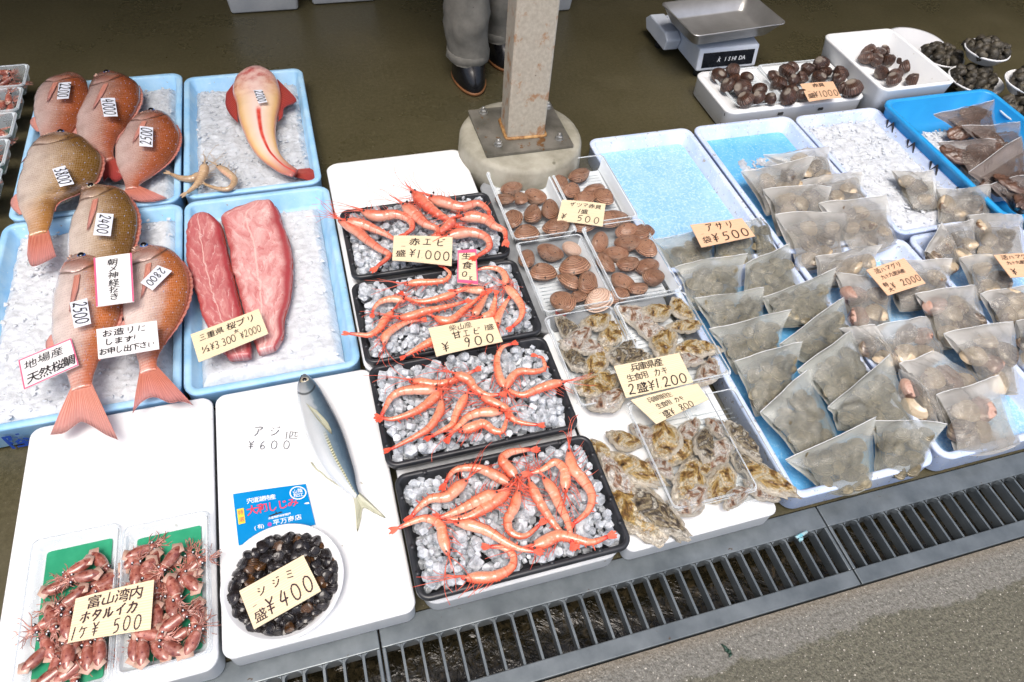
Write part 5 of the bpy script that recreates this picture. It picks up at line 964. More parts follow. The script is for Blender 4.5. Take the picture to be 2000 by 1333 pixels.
# ------------------------------------------------------------------ lettering
SG={'0':[[(.5,1),(.2,.85),(.08,.5),(.2,.12),(.5,0),(.8,.15),(.92,.5),(.8,.85),(.45,.98)]],'1':[[(.5,1),(.47,.5),(.42,0)]],'2':[[(.12,.78),(.3,.98),(.62,.98),(.74,.75),(.5,.4),(.08,.05),(.45,.08),(.92,.02)]],'3':[[(.15,.92),(.45,1),(.75,.85),(.6,.6),(.35,.52),(.7,.45),(.85,.22),(.6,.02),(.12,.08)]],'4':[[(.45,1),(.1,.38),(.92,.42)],[(.68,.85),(.62,.4),(.58,-.02)]],'5':[[(.25,.95),(.2,.55),(.55,.6),(.8,.38),(.65,.1),(.12,.0)],[(.25,.95),(.92,.98)]],'6':[[(.6,1),(.25,.7),(.12,.3),(.3,.03),(.68,.06),(.78,.3),(.5,.46),(.18,.32)]],'8':[[(.8,.85),(.45,1),(.2,.8),(.5,.55),(.82,.25),(.5,0),(.18,.2),(.45,.5),(.78,.75),(.8,.88)]],'9':[[(.8,.75),(.5,.98),(.2,.8),(.28,.55),(.6,.52),(.8,.78),(.7,.4),(.4,-.05)]],
'¥':[[(.1,1),(.3,.8),(.48,.62)],[(.9,1),(.68,.78),(.48,.62),(.46,.0)],[(.1,.52),(.9,.56)],[(.12,.30),(.88,.33)]],'.':[[(.3,.05),(.42,.02)]],'1s':[],
'エ':[[(.22,.85),(.78,.88)],[(.5,.86),(.48,.12)],[(.05,.1),(.95,.14)]],'ビ':[[(.25,.95),(.22,.15),(.8,.12)],[(.25,.55),(.7,.66)],[(.72,1),(.8,.86)],[(.88,1.02),(.96,.88)]],'カ':[[(.1,.7),(.85,.74),(.8,.3),(.62,.02),(.52,.1)],[(.45,1),(.4,.5),(.1,.0)]],'キ':[[(.15,.72),(.85,.8)],[(.08,.42),(.92,.5)],[(.42,1),(.6,0)]],'ア':[[(.1,.9),(.88,.92),(.6,.6)],[(.5,.72),(.42,.3),(.15,0)]],'サ':[[(.05,.68),(.95,.72)],[(.3,.95),(.3,.35)],[(.7,1),(.68,.4),(.4,0)]],'ザ':[[(.05,.66),(.88,.7)],[(.3,.92),(.3,.35)],[(.62,.95),(.6,.4),(.36,0)],[(.8,1),(.86,.86)],[(.94,1.02),(1,.9)]],'リ':[[(.25,.95),(.25,.4)],[(.75,1),(.74,.45),(.4,0)]],'シ':[[(.15,.88),(.4,.75)],[(.05,.6),(.3,.48)],[(.15,.05),(.6,.25),(.95,.75)]],'ジ':[[(.15,.85),(.38,.74)],[(.05,.58),(.28,.48)],[(.12,.05),(.55,.22),(.88,.68)],[(.68,1),(.76,.86)],[(.86,1),(.94,.86)]],'ミ':[[(.2,.95),(.8,.85)],[(.2,.62),(.78,.52)],[(.1,.25),(.85,.1)]],
'イ':[[(.85,1),(.5,.65),(.1,.42)],[(.52,.62),(.5,.0)]],'ル':[[(.25,.9),(.25,.4),(.05,.05)],[(.55,.98),(.54,.1),(.95,.5)]],'タ':[[(.4,1),(.3,.7),(.08,.45)],[(.36,.82),(.85,.84),(.65,.4),(.25,.0)],[(.35,.6),(.65,.42)]],'ホ':[[(.08,.7),(.92,.75)],[(.5,1),(.5,.02),(.38,.1)],[(.28,.5),(.08,.2)],[(.7,.5),(.92,.25)]],'ハ':[[(.35,.8),(.1,.15)],[(.62,.85),(.92,.15)]],'マ':[[(.08,.85),(.9,.88),(.5,.4)],[(.35,.5),(.6,.15)]],'グ':[[(.3,.95),(.08,.5)],[(.28,.8),(.75,.8),(.6,.35),(.25,0)],[(.82,1),(.88,.88)],[(.96,1),(1.02,.88)]],'ツ':[[(.1,.85),(.2,.6)],[(.42,.92),(.5,.66)],[(.9,.88),(.75,.4),(.3,.0)]],'ヶ':[[(.35,.9),(.1,.5)],[(.3,.72),(.9,.74)],[(.65,.72),(.58,.3),(.35,.05)]],'一':[[(.08,.5),(.92,.56)]],'三':[[(.2,.9),(.8,.92)],[(.25,.5),(.75,.52)],[(.05,.08),(.95,.12)]],'メ':[[(.8,.95),(.5,.4),(.1,.05)],[(.25,.7),(.75,.25)]],'〆':[[(.8,.95),(.5,.4),(.1,.05)],[(.25,.7),(.75,.25)]],'K':[[(.2,1),(.2,0)],[(.8,.9),(.2,.45),(.8,0)]],'し':[[(.25,1),(.22,.2),(.5,.0),(.9,.3)]],'い':[[(.15,.85),(.12,.3),(.25,.15)],[(.75,.8),(.88,.4)]],'り':[[(.25,.95),(.25,.4)],[(.72,1),(.74,.45),(.4,0)]],'!':[[(.5,1),(.48,.35)],[(.46,.08),(.48,.03)]],'に':[[(.15,.95),(.12,.1)],[(.45,.75),(.85,.78)],[(.42,.15),(.9,.12)]],'O':[[(.5,.95),(.15,.8),(.08,.4),(.3,.05),(.7,.08),(.92,.5),(.75,.88),(.45,.95)]],'/':[[(.8,1),(.2,0)]]}
SG['十']=[[(.05,.55),(.95,.58)],[(.5,1),(.5,0)]]; SG['山']=[[(.5,1),(.5,.12)],[(.1,.6),(.1,.1),(.92,.14)],[(.92,.65),(.92,.1)]]
GC_={}
def glyph(ch,bold):
    k=(ch,bold)
    if k in GC_: return GC_[k]
    c=bpy.data.curves.new('glyph','FONT'); c.body=ch; c.size=1; c.resolution_u=2; c.offset=bold
    o=bpy.data.objects.new('glyph',c); COL.objects.link(o); dg=bpy.context.evaluated_depsgraph_get(); me=bpy.data.meshes.new_from_object(o.evaluated_get(dg))
    V=[tuple(v.co) for v in me.vertices]; Fc=[tuple(p.vertices) for p in me.polygons]; bpy.data.objects.remove(o); bpy.data.curves.remove(c); bpy.data.meshes.remove(me); GC_[k]=(V,Fc); return GC_[k]
NARROW=dict(zip('01234568.9!/',(.72,.34,.72,.66,.74,.7,.66,.66,.25,.66,.3,.5))); 
def text2d(txt,cx,cy,h,V,Fc,w=.10,bold=.012,track=1.0,rot=0,slant=.08,vertical=False,jit=.04,xs=1.0,maxw=None):
    """append flat 2D outlines of txt centred on (cx,cy), height h"""
    adv=[(1.0 if vertical else NARROW.get(c,.95 if ord(c)>255 else .72))*track for c in txt]; tot=sum(adv)
    if maxw and tot*h>maxw:
        k=maxw/(tot*h)
        if vertical: h*=k
        else: xs=xs*k
        tot=sum(adv)
    pos=-tot/2
    for ch,ad in zip(txt,adv):
        m=pos+ad/2; pos+=ad
        if ch==' ': continue
        jx,jy,jr=random.uniform(-jit,jit),random.uniform(-jit,jit),random.uniform(-jit,jit)*2
        gx,gy=(jx,-m+jy) if vertical else (m+jx,jy); c,s=math.cos(rot),math.sin(rot); cj,sj=math.cos(jr),math.sin(jr)
        wc=min(.82*ad/track,.82) if ch in SG and not vertical else .82
        def T(x,y):     # glyph box centred at 0, unit high
            x,y=x*cj-y*sj,x*sj+y*cj; x=(x+slant*y+gx)*xs; y=y+gy; x,y=x*h,y*h; return (cx+x*c-y*s,cy+x*s+y*c)
        if ch in SG:
            for st in SG[ch]:
                pts=[Vector(((x-.5)*wc,(y-.5)*.9,0)) for x,y in st]
                if len(pts)>2: pts=cr(pts,max(8,len(pts)*4))
                b=len(V); n=len(pts)
                for i,p in enumerate(pts):
                    tg=(pts[min(i+1,n-1)]-pts[max(i-1,0)]).normalized(); nn=Vector((-tg.y,tg.x,0)); ww=w*(.5+.12*math.sin(i*1.7+len(V)))*(1.0 if 0<i<n-1 else .8)
                    V.append(T(*(p+nn*ww)[:2])); V.append(T(*(p-nn*ww)[:2]))
                for i in range(n-1): a=b+2*i; Fc.append((a,a+1,a+3,a+2))
        else:
            gv,gf=glyph(ch,bold); b=len(V); ce=.5 if ord(ch)>255 else .33
            for (x,y,_) in gv: V.append(T(x-ce,y-.37))
            Fc.extend(tuple(b+i for i in f) for f in gf)
BOW=[0]
def mapquad(c,Wm,Hm,V,up):
    nrm=(c[1]-c[0]).cross(c[0]-c[3]).normalized(); nrm=nrm if nrm.z>0 else -nrm; out=[]
    for x,y in V: u,v=x/Wm,y/Hm; out.append(tuple(lerp(lerp(c[3],c[2],u),lerp(c[0],c[1],u),v)+nrm*(up+BOW[0]*4*u*(1-u))))
    return out
def card(name,label,cat,q,z,mt,lines,ink='ink',border=None,th=.0016,group=None,bw=.028,curl=0,extra=None,zs=None):
    zs=zs or (z,)*4; c=[P(*q[i],zs[i]) for i in range(4)]; Wm=((c[1]-c[0]).length+(c[2]-c[3]).length)/2; Hm=((c[0]-c[3]).length+(c[1]-c[2]).length)/2
    random.seed(int(q[0][0]*7+q[0][1])); cen=sum(c,Vector())/4; t=thing(name,label,cat,(cen.x,cen.y,cen.z-th),group)
    nrm=(c[1]-c[0]).cross(c[0]-c[3]).normalized(); nrm=nrm if nrm.z>0 else -nrm
    BOW[0]=random.uniform(-.0012,.0022)*(Wm/.1); nb=12; g2=[(Wm*k/nb,Hm*y_) for k in range(nb+1) for y_ in (0,1)]
    V=mapquad(c,Wm,Hm,g2,0)+mapquad(c,Wm,Hm,g2,-th); o_=2*(nb+1); Fc=[]
    for k in range(nb): a_=2*k; Fc+=[(a_,a_+2,a_+3,a_+1),(o_+a_,o_+a_+1,o_+a_+3,o_+a_+2),(a_,o_+a_,o_+a_+2,a_+2),(a_+1,a_+3,o_+a_+3,o_+a_+1)]
    Fc+=[(0,1,o_+1,o_),(2*nb,o_+2*nb,o_+2*nb+1,2*nb+1)]
    mesh('board',V,Fc,mt,t,uv=[(x_/Wm,y_/Hm) for x_,y_ in g2]*2,smooth=False)
    if border:
        V=[];Fc=[]
        segs={'lr':((0,bw,0,1),(1-bw,1,0,1)),'all':((0,bw,0,1),(1-bw,1,0,1),(bw,1-bw,0,bw*1.6),(bw,1-bw,1-bw*1.6,1))}[border[1]]
        for a,b_,d,e in segs: n=len(V); V+=[(a*Wm,d*Hm),(b_*Wm,d*Hm),(b_*Wm,e*Hm),(a*Wm,e*Hm)]; Fc.append((n,n+1,n+2,n+3))
        mesh('border',mapquad(c,Wm,Hm,V,.0006),Fc,M[border[0]],t,smooth=False)
    groups={}
    for ln in lines:
        k=ln.get('ink',ink); V,Fc=groups.setdefault(k,([],[])); d={a:b_ for a,b_ in ln.items() if a not in('t','x','y','h','ink')}; av=2*min(ln['x'],1-ln['x'])*Wm*.95 if not(ln.get('vertical') or abs(ln.get('rot',0))>1) else Hm*.86; text2d(ln['t'],ln['x']*Wm,ln['y']*Hm,ln['h']*Hm,V,Fc,maxw=av,**d)
    for k,(V,Fc) in groups.items(): mesh('writing',mapquad(c,Wm,Hm,V,.0009),Fc,M[k],t,smooth=False)
    if extra: extra(t,c,Wm,Hm)
    return t
def D(t,x,y,h,**k): return dict(t=t,x=x,y=y,h=h,**k)
CC='price card'
card('price_card','wood price card reading 1,000 yen on the rearmost shrimp tray',CC,[(769,461),(884,464),(882,520),(766,509)],.128,M['wood'],[D('赤エビ',.58,.76,.30,track=1.2),D('一',.17,.55,.16),D('盛',.14,.28,.28,bold=.008),D('¥1.000',.62,.30,.34,w=.09,track=1.15)])
card('notice_card','narrow pink-edged card reading raw OK between two shrimp trays','notice card',[(894,490),(930,488),(934,557),(893,553)],.122,M['wood'],[D('生',.45,.80,.22,bold=.006),D('食',.5,.52,.24,bold=.006),D('O',.36,.27,.17,w=.12),D('K',.68,.16,.14,w=.12)],border=('pink_ink','all'),bw=.06)
card('price_card','wood price card reading 900 yen on the second shrimp tray',CC,[(837,642),(963,620),(982,668),(852,697)],.126,M['wood'],[D('柴山産',.47,.84,.24,bold=-.005),D('甘エビ',.52,.56,.28,track=1.1),D('1盛',.88,.62,.24,bold=.006),D('¥ 900',.50,.22,.36,w=.09,track=1.25)])
card('price_card','small wood price card reading 500 yen on the brown clam packs',CC,[(1098,391),(1183,399),(1177,443),(1088,432)],.098,M['wood'],[D('ザツマ赤貝',.55,.80,.20,bold=.01),D('1盛',.52,.52,.22,bold=.008),D('¥ 500',.48,.20,.30,w=.09,track=1.3)])
card('price_card','wood price card reading 2 for 1,200 yen on the oysters',CC,[(1199,716),(1326,690),(1354,747),(1223,778)],.116,M['wood'],[D('兵庫県産',.46,.83,.27,bold=.01,track=.9),D('生食用 カキ',.42,.54,.24,bold=.005,track=.9),D('2盛¥1.200',.50,.20,.33,w=.10,track=1.0)],zs=(.116,.116,.114,.114))
card('price_card','wood price card reading 800 yen, tucked under the 1,200 yen card',CC,[(1232,782),(1362,750),(1384,781),(1282,829)],.108,M['wood'],[D('兵庫県相生',.36,.80,.24,bold=0,track=.8),D('生食用 カキ',.44,.50,.24,bold=.005,track=.85),D('一',.17,.25,.14),D('盛¥ 800',.46,.14,.30,w=.10,track=1.0)])
card('price_card','peach price card reading 500 yen on the littleneck bags',CC,[(1348,440),(1449,427),(1475,462),(1370,484)],.122,M['peach'],[D('アサリ',.50,.76,.36,track=1.1),D('一',.13,.52,.14),D('袋',.15,.24,.32,bold=.006),D('¥500',.60,.27,.42,w=.10,track=1.2)])
card('price_card','peach price card reading 2000 yen on the hard clam bags',CC,[(1692,528),(1766,505),(1808,554),(1734,578)],.126,M['peach'],[D('活ハマグリ',.48,.84,.20,track=1.0),D('九十九里浜産',.47,.60,.16,track=.95),D('特',.14,.33,.17),D('大',.16,.14,.17),D('¥ 2000',.60,.23,.24,w=.10,track=1.1)])
card('price_card','peach price card cut by the right edge of the view',CC,[(1941,499),(2030,495),(2055,540),(1974,543)],.120,M['peach'],[D('活ハマグリ',.45,.84,.22),D('九十九里浜産',.42,.60,.16,track=.95),D('¥',.16,.22,.30,w=.10)])
card('price_card','peach price card reading 1000 yen on the ark shells',CC,[(1563,165),(1627,160),(1643,191),(1580,199)],.104,M['peach'],[D('赤貝',.50,.82,.24),D('一',.13,.52,.14),D('盛',.16,.26,.28,bold=.01),D('¥1000',.60,.30,.40,w=.08,track=1.1)])
card('price_card','long wood price card reading 3,300 and 2000 yen on the fillets',CC,[(372,654),(505,604),(524,652),(388,708)],.104,M['wood'],[D('三重県',.26,.74,.24,bold=.006),D('桜ブリ',.70,.76,.27,bold=.01,track=1.05),D('女',.60,.52,.14),D('½',.12,.34,.30,bold=.006),D('¥3.300',.38,.32,.28,w=.09,track=.95,xs=.72),D('¥2000',.78,.30,.28,w=.09,track=.95,xs=.74)])
card('notice_card','white card with pink side lines and vertical writing','notice card',[(183,505),(257,495),(262,590),(188,600)],.152,M['paper'],[D('朝〆神経抜き',.50,.50,.150,vertical=True,track=.98,bold=.006)],border=('pink_ink','lr'),bw=.045)
card('notice_card','white card with three lines of writing, no border, on the sea breams','notice card',[(188,644),(306,627),(311,682),(192,702)],.146,M['paper'],[D('お造りに',.46,.80,.26,bold=.012,track=1.1),D('します!',.38,.50,.24,bold=.015),D('お申し出下さい.',.50,.20,.24,bold=.015,track=.93)])
card('notice_card','white card with a full pink border at the left, reading local catch','notice card',[(36,705),(139,662),(154,714),(47,762)],.126,M['paper'],[D('地場産',.44,.72,.32,bold=.0,track=1.05),D('天然桜鯛',.53,.26,.36,bold=.012,track=.97)],border=('pink_ink','all'),bw=.022)
card('price_card','large wood price card reading 500 yen on the squid packs',CC,[(148,1170),(301,1133),(294,1230),(132,1257)],.098,M['wood'],[D('富山湾内',.52,.80,.30,bold=.008,track=1.0),D('ホタルイカ',.46,.50,.26,w=.13,track=.92),D('1ヶ¥ 500',.46,.19,.32,w=.09,track=1.25)],ink='brown_ink')
card('price_card','tilted wood price card reading 400 yen on the bowl of black clams',CC,[(467,1155),(592,1085),(627,1155),(496,1230)],.102,M['wood'],[D('シジミ',.50,.74,.24,w=.12,track=1.5),D('一',.12,.48,.14),D('盛',.14,.22,.30,bold=.006),D('¥400',.60,.30,.44,w=.09,track=1.2)],ink='brown_ink')
def packextra(t,c,Wm,Hm):
    V=[];Fc=[]; n=28; cx_,cy_,r=.87*Wm,.80*Hm,.16*Hm
    for i in range(n): a=2*math.pi*i/n; V+=[(cx_+r*math.cos(a),cy_+r*math.sin(a)),(cx_+r*.86*math.cos(a),cy_+r*.86*math.sin(a))]
    for i in range(n): k=(i+1)%n; Fc.append((2*i,2*i+1,2*k+1,2*k))
    mesh('round_seal',mapquad(c,Wm,Hm,V,.001),Fc,M['white_ink'],t,smooth=False)
    V=[(.03*Wm,.38*Hm),(.12*Wm,.38*Hm),(.12*Wm,.68*Hm),(.03*Wm,.68*Hm)]; mesh('yellow_tab',mapquad(c,Wm,Hm,V,.0008),[(0,1,2,3)],M['yellow_ink'],t,smooth=False)
    V=[(.955*Wm,.50*Hm),(.99*Wm,.50*Hm),(.98*Wm,.54*Hm),(.975*Wm,.54*Hm),(.915*Wm,.52*Hm),(.94*Wm,.54*Hm)]; mesh('white_boat',mapquad(c,Wm,Hm,V,.0008),[(4,0,1,2,3,5)],M['white_ink'],t,smooth=False)
    V=[(.45*Wm,.395*Hm),(.62*Wm,.425*Hm),(.60*Wm,.45*Hm),(.54*Wm,.44*Hm),(.53*Wm,.50*Hm),(.525*Wm,.44*Hm),(.42*Wm,.41*Hm)]; mesh('dark_boat',mapquad(c,Wm,Hm,V,.0008),[(0,1,2,3,5,6),(3,4,5)],M['ink'],t,smooth=False)
    V=[(.425*Wm+.03*Wm*math.cos(a*1.047),.235*Hm+.045*Hm*math.sin(a*1.047)) for a in range(6)]; mesh('purple_flower',mapquad(c,Wm,Hm,V,.0008),[tuple(range(6))],M['purple'],t,smooth=False)
M['purple']=simple('purple_ink',[(0,(.45,.08,.42))],rough=.5)
card('product_label','bright blue printed product label lying above the bowl of black clams','label',[(455,966),(597,946),(616,1025),(466,1066)],.0632,M['package'],[D('宍道湖特産',.37,.80,.12,ink='white_ink',bold=.012,slant=0,jit=0,track=.95),D('大和しじみ',.50,.60,.21,ink='red_ink',bold=.018,slant=0,jit=.01,track=.95),D('特',.075,.60,.10,ink='red_ink',bold=.006),D('選',.075,.46,.10,ink='red_ink',bold=.006),D('水産物卸仲卸問屋',.57,.36,.055,ink='white_ink',bold=.02,slant=0,jit=0),D('(有)',.30,.24,.10,ink='white_ink',bold=.01,slant=0,jit=0,track=.9),D('平万商店',.66,.245,.13,ink='white_ink',bold=.01,slant=0,jit=0,track=1.1),D('山陰',.87,.85,.10,ink='white_ink',slant=0),D('松江',.87,.75,.10,ink='white_ink',slant=0)],th=.0012,extra=packextra)
ST=[('2200',[(115,163),(139,161),(134,193),(111,195)],.121,-90),('4000',[(196,193),(224,192),(230,228),(203,229)],.126,-90),('2500',[(273,247),(299,250),(298,288),(272,286)],.119,90),('3800',[(102,331),(127,324),(145,360),(117,366)],.149,-90),('2400',[(189,417),(222,419),(216,462),(182,460)],.139,-90),('2800',[(308,519),(336,530),(298,568),(274,553)],.136,-90),('2500',[(136,592),(170,583),(178,633),(145,642)],.140,-90),('2200',[(495,177),(512,176),(522,200),(505,203)],.116,-90)]
SL=['on the farthest back left sea bream','on the dark orange sea bream at the back','on the sea bream beside the gurnard tray','on the olive brown sea bream','on the sea bream with the open eye','slanted, on the front right sea bream','on the front left sea bream','on the belly of the gurnard']
for (tx,q,z,ro),sl_ in zip(ST,SL):
    h=.36; card('price_sticker',f'small white sticker reading {tx} {sl_}','price sticker',q,z,M['sticker'],[D(tx,.5,.5,h,rot=R(ro),w=.11,track=1.0 if len(tx)<5 else .9,slant=.15)],th=.0004,group='price stickers on the fish')
# marks written on the foam and on the scale
def writing_on(parent,q,z,items,ink,up=.0005,nm='writing'):
    c=[P(*q[i],z[i] if hasattr(z,'__len__') else z) for i in range(4)]; Wm=(c[1]-c[0]).length; Hm=(c[0]-c[3]).length; V=[];Fc=[]
    random.seed(3)
    for it in items: text2d(it['t'],it['x']*Wm,it['y']*Hm,it['h']*Hm,V,Fc,**{a:b_ for a,b_ in it.items() if a not in 'txyh'})
    n=(c[1]-c[0]).cross(c[0]-c[3]).normalized(); n=n if n.dot(Vector((0,0,HC))-c[0])>0 else -n
    W_=[tuple(lerp(lerp(c[3],c[2],x/Wm),lerp(c[0],c[1],x/Wm),y/Hm)+n*up) for x,y in V]; return mesh(nm,W_,Fc,M[ink],parent,smooth=False)
for it_ in (D('アジ',.38,.76,.42,w=.06,track=1.35),D('1匹',.83,.60,.34,w=.06,bold=-.01),D('¥600',.42,.22,.36,w=.06,track=1.55)): writing_on(lid6,[(480,832),(588,832),(588,882),(480,882)],.061,[it_],'ink',.0012)
left=[o for o in bpy.data.objects if o.get('label','').startswith('blue foam tray at the left holding')][0]
yv=.868+.004; cq=[Vector((-.62,yv-.008,.052)),Vector((-.52,yv-.008,.052)),Vector((-.52,yv-.0035,.012)),Vector((-.62,yv-.0035,.012))]
V=[];Fc=[]; text2d('陸',.05,.02,.045,V,Fc,bold=.03,slant=0); V=[(x,.869-.0035+.0*y-.0028,.010+y) for x,y in V]; V=[(-.67+x,y,z) for x,y,z in V]; mesh('writing',V,Fc,M['blue_ink'],left,smooth=False)
V=[];Fc=[]; random.seed(8); text2d('キロメンズ',.115,.03,.042,V,Fc,w=.09,slant=0); V=[(1.1795,1.755-x*.95,.008+y) for x,y in V]; mesh('writing',V,Fc,M['ink'],g1,smooth=False)
V=[];Fc=[]
for (x,y) in ((1.36,1.5335),(1.50,1.5335)): frombox(x-.008,x+.008,y-.001,y+.002,.046,.054,V,Fc)
mesh('vent_slots',V[:8],Fc[:6],M['dark'],g1,smooth=False); mesh('vent_slots',V[8:],[tuple(i-8 for i in f) for f in Fc[6:]],M['dark'],g1,smooth=False)
# ------------------------------------------------------------------ weighing scale
a=P(1362,144,.03); b_=P(1472,126,.03); sx0,sx1,sy=a.x,b_.x,(a.y+b_.y)/2
t=thing('weighing_scale','white electronic weighing scale with a stainless steel pan','weighing scale',((sx0+sx1)/2,sy+.14,0))
def prism(pr,x0,x1):   # profile in y,z
    n=len(pr); V=[(x0,y,z) for y,z in pr]+[(x1,y,z) for y,z in pr]; Fc=[tuple(range(n)),tuple(range(2*n-1,n-1,-1))]+[(i,i+n,(i+1)%n+n,(i+1)%n) for i in range(n)]; return V,Fc
pr=[(sy,.028),(sy+.012,.098),(sy+.055,.102),(sy+.10,.085),(sy+.27,.085),(sy+.30,.06),(sy+.30,.028)]
V,Fc=prism(pr,sx0,sx1); o=mesh('housing',V,Fc,M['scalew'],t,smooth=False); m_=o.modifiers.new('b','BEVEL'); m_.width=.006; m_.segments=3
V,Fc=prism([(sy+.14,.03),(sy+.13,.07),(sy+.16,.085),(sy+.28,.085),(sy+.31,.06),(sy+.29,.03)],sx0-.055,sx0-.002); o=mesh('side_arm',V,Fc,M['scalew'],t,smooth=False); m_=o.modifiers.new('b','BEVEL'); m_.width=.005; m_.segments=2
V=[];Fc=[]; rings=lambda x,y:[[(x+.013*math.cos(R(k)),y+.013*math.sin(R(k)),z) for k in range(0,360,20)] for z in (.001,.03)]
for x,y in ((sx0+.025,sy+.03),(sx1-.025,sy+.03),(sx0-.03,sy+.22),(sx1-.02,sy+.27)): V,Fc=loft(rings(x,y)); mesh('foot',V,Fc,M['black'],t)
dv=Vector((0,.012,.070)); c0=Vector((sx0+.016,sy,.028))+dv*.16; c1=Vector((sx1-.016,sy,.028))+dv*.16; nrm=Vector((0,-.07,.012)).normalized()*.0012
V=[tuple(c0+nrm),tuple(c1+nrm),tuple(c1+dv*.66+nrm),tuple(c0+dv*.66+nrm)]; disp=mesh('display',V+[tuple(Vector(v)-nrm*.8) for v in V],[(0,1,2,3),(7,6,5,4),(0,4,5,1),(1,5,6,2),(2,6,7,3),(3,7,4,0)],M['display'],t,smooth=False)
V=[];Fc=[]; text2d('ISHIDA',.118,.024,.0185,V,Fc,bold=.012,slant=.12,jit=0,track=.95)
V2=[(.058,.030),(.061,.030),(.061,.033),(.058,.033),(.054,.026),(.065,.029),(.065,.0275),(.0605,.0255),(.064,.016),(.062,.016),(.059,.0215),(.055,.016),(.053,.016),(.0575,.0255)]; n=len(V); V+=V2; Fc+=[(n,n+1,n+2,n+3),tuple(range(n+4,n+14))]
mesh('lettering',[tuple(c0+Vector((x,0,0))+dv*.66*(y/.048)+nrm*1.6) for x,y in V],Fc,M['white_ink'],disp,smooth=False)
V,Fc=frombox(sx0+.06,sx1-.06,sy+.11,sy+.24,.0855,.125); mesh('pan_support',V,Fc,M['dark'],t,smooth=False)
zp=.175; p1=P(1352,76,zp);p2=P(1526,44,zp);p3=P(1470,-12,zp);p0=P(1300,0,zp); cx=(p0.x+p1.x+p2.x+p3.x)/4; cy=(p0.y+p1.y+p2.y+p3.y)/4; w=((p2-p1).length); d=((p1-p0).length+(p2-p3).length)/2; an=math.atan2(p2.y-p1.y,p2.x-p1.x)*.6
rings=[rrect(cx,cy,w-.065,d-.065,.02,zp-.05,5,an),rrect(cx,cy,w-.055,d-.055,.02,zp-.044,5,an),rrect(cx,cy,w-.008,d-.008,.02,zp-.003,5,an),rrect(cx,cy,w,d,.02,zp-.003,5,an),rrect(cx,cy,w,d,.02,zp,5,an),rrect(cx,cy,w-.010,d-.010,.018,zp,5,an),rrect(cx,cy,w-.058,d-.058,.018,zp-.042,5,an),rrect(cx,cy,w-.068,d-.068,.02,zp-.047,5,an)]
V,Fc=loft(rings); mesh('weighing_pan',V,Fc,M['stainless'],t)
# ------------------------------------------------------------------ person behind the stall
b0=P(925,160,.03); b1=P(962,125,.03); per=Vector((.5,2.0,0)); 
t=thing('person','person in grey trousers and black rubber boots standing behind the steel post','person',(b0.x,b0.y+.08,0))
hx,hy=(b0.x+b1.x)/2+.01,b0.y+.15
def skin(name,vs2,es,rad,mt,root=0,sub=2):
    off=t.location; me=bpy.data.meshes.new(name); me.from_pydata([tuple(Vector(v)-off) for v in vs2],es,[]); o=bpy.data.objects.new(name,me); COL.objects.link(o); o.parent=t
    m_=o.modifiers.new('s','SKIN'); sv=me.skin_vertices[0].data
    for i,r_ in enumerate(rad): sv[i].radius=(r_,r_) if not hasattr(r_,'__len__') else r_
    sv[root].use_root=True; s_=o.modifiers.new('u','SUBSURF'); s_.levels=sub; s_.render_levels=sub; me.materials.append(mt); m_.use_smooth_shade=True; return o
lf=Vector((b0.x,b0.y+.075,0)); rf=Vector((b0.x+.135,b0.y+.19,0))
# body: one continuous skin (pelvis, torso, neck, head, arms with hands)
vs2=[(hx,hy,.92),(hx,hy,1.12),(hx,hy-.01,1.34),(hx,hy-.01,1.46),(hx,hy-.03,1.53),(hx,hy-.04,1.63),(hx,hy-.04,1.70),(hx-.17,hy,1.40),(hx-.24,hy-.02,1.12),(hx-.22,hy-.16,.92),(hx-.20,hy-.24,.90),(hx+.17,hy,1.40),(hx+.24,hy-.02,1.12),(hx+.22,hy-.16,.92),(hx+.20,hy-.24,.90)]
skin('body',vs2,[(0,1),(1,2),(2,3),(3,4),(4,5),(5,6),(2,7),(7,8),(8,9),(9,10),(2,11),(11,12),(12,13),(13,14)],[.13,.13,.14,.06,.055,.085,.06,.055,.045,.032,.03,.055,.045,.032,.03],M['skin'])
skin('shirt',[(hx,hy,.90),(hx,hy,1.12),(hx,hy-.01,1.36),(hx-.17,hy,1.41),(hx-.24,hy-.02,1.13),(hx-.225,hy-.12,.97),(hx+.17,hy,1.41),(hx+.24,hy-.02,1.13),(hx+.225,hy-.12,.97)],[(0,1),(1,2),(2,3),(3,4),(4,5),(2,6),(6,7),(7,8)],[.15,.15,.155,.075,.062,.05,.075,.062,.05],M['shirt'])
skin('hair',[(hx,hy-.02,1.66),(hx,hy-.02,1.735)],[(0,1)],[.09,.085],M['hair'])
for nm_,f,sx in (('l',lf,-1),('r',rf,1)):
    pass
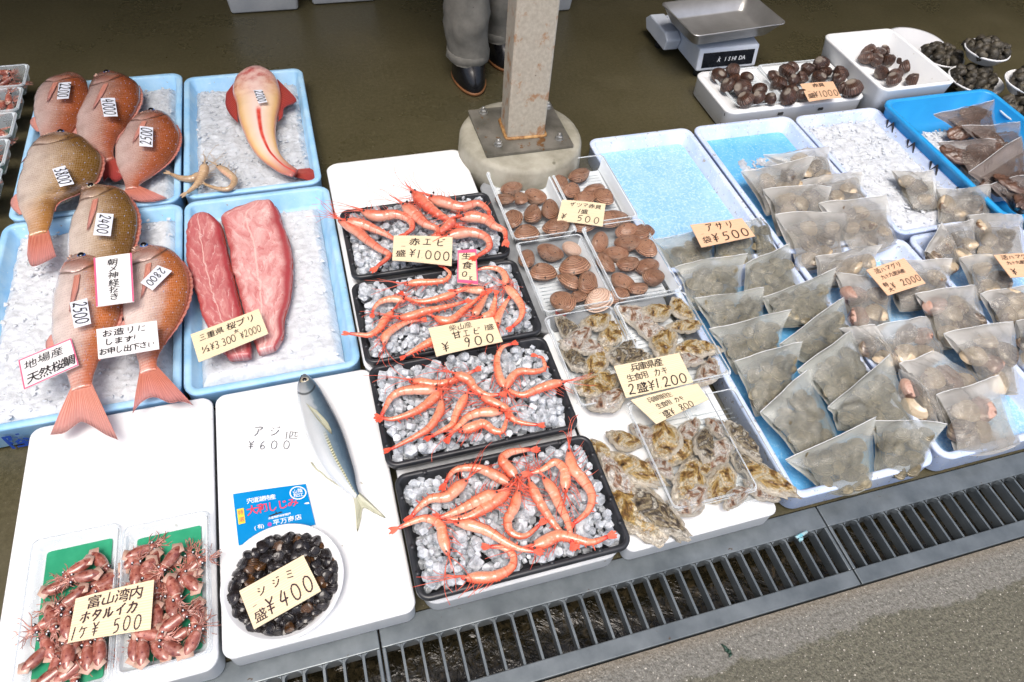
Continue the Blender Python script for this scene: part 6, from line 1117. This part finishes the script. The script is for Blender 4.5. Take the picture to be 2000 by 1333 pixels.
def leg(f,hipx):
    rings=[]; top=Vector((hipx,hy,.90))
    for k in range(26):
        u=k/25; z=lerp(.072,.92,u); c=lerp(Vector((f.x,f.y,0)),Vector((top.x,top.y,0)),u**1.1); r=lerp(.068,.098,u**.8)
        if u<.04: r=.070
        ring=[]
        for j in range(32):
            a=2*math.pi*j/32; rr=r*(1+.13*noise.noise(Vector((math.cos(a)*1.6,math.sin(a)*1.6,z*14)))+.06*math.sin(z*62+3*math.cos(a+1)+2*math.sin(2*a))*(1-u)); ring.append((c.x+rr*math.cos(a)*.9,c.y+rr*math.sin(a),z))
        rings.append(ring)
    V,Fc=loft(rings,False,True); tr=mesh('trouser_leg',V,Fc,M['trouser'],t)
    V,Fc=loft([[(f.x+r*math.cos(R(a))*.9,f.y+r*math.sin(R(a)),z) for a in range(0,360,12)] for r,z in ((.0705,.072),(.0725,.074),(.0728,.098),(.070,.100))],False,False); mesh('hem',V,Fc,M['trouser'],tr)
    rings=[]
    for z,ra,fr in ((.001,.046,.105),(.008,.050,.112),(.02,.051,.113),(.045,.049,.105),(.065,.050,.085),(.085,.052,.064),(.12,.053,.058),(.25,.056,.058)):
        rings.append([(f.x+ra*math.cos(R(a))*(1 if math.sin(R(a))>0 else 1.04-.12*abs(math.sin(R(a)))),f.y+(.055*math.sin(R(a)) if math.sin(R(a))>0 else fr*math.sin(R(a))),z) for a in range(0,360,12)])
    V,Fc=loft(rings); bo=mesh('boot',V,Fc,M['boot'],t)
    V,Fc=loft([[(f.x+1.03*ra*math.cos(R(a)),f.y+(.057*math.sin(R(a)) if math.sin(R(a))>0 else 1.02*fr*math.sin(R(a))),z) for a in range(0,360,12)] for z,ra,fr in ((.0005,.049,.110),(.012,.051,.1135))]); mesh('sole',V,Fc,M['sole'],bo)
leg(lf,hx-.08); leg(rf,hx+.08)
# scraps around the drain
p=P(1560,1052,.004); random.seed(4); V=[];Fc=[]; tube([p+Vector((random.uniform(-.012,.016),random.uniform(-.006,.006),.004+.003*k)) for k in range(4)],.006,V,Fc,6,.003); o=mesh('fish_scrap',V,Fc,M['foamrubbish']); tag(o,'small turquoise and pink scrap caught on the drain grating edge','scrap')
p=P(1425,1275,.001); V=[];Fc=[]; random.seed(12)
b_=p.copy()
for k in range(7):
    d=Vector((random.uniform(-.006,.006),random.uniform(-.016,.016),0)); tube([b_,b_+d*.5+Vector((0,0,.003)),b_+d+Vector((0,0,.001))],.0028,V,Fc,5,.0012); b_=b_+Vector((random.uniform(-.003,.003),random.uniform(-.004,.004),0))
o=mesh('seaweed_scrap',V,Fc,M['greend']); tag(o,'dark green seaweed scrap on the asphalt in front of the drain','scrap')
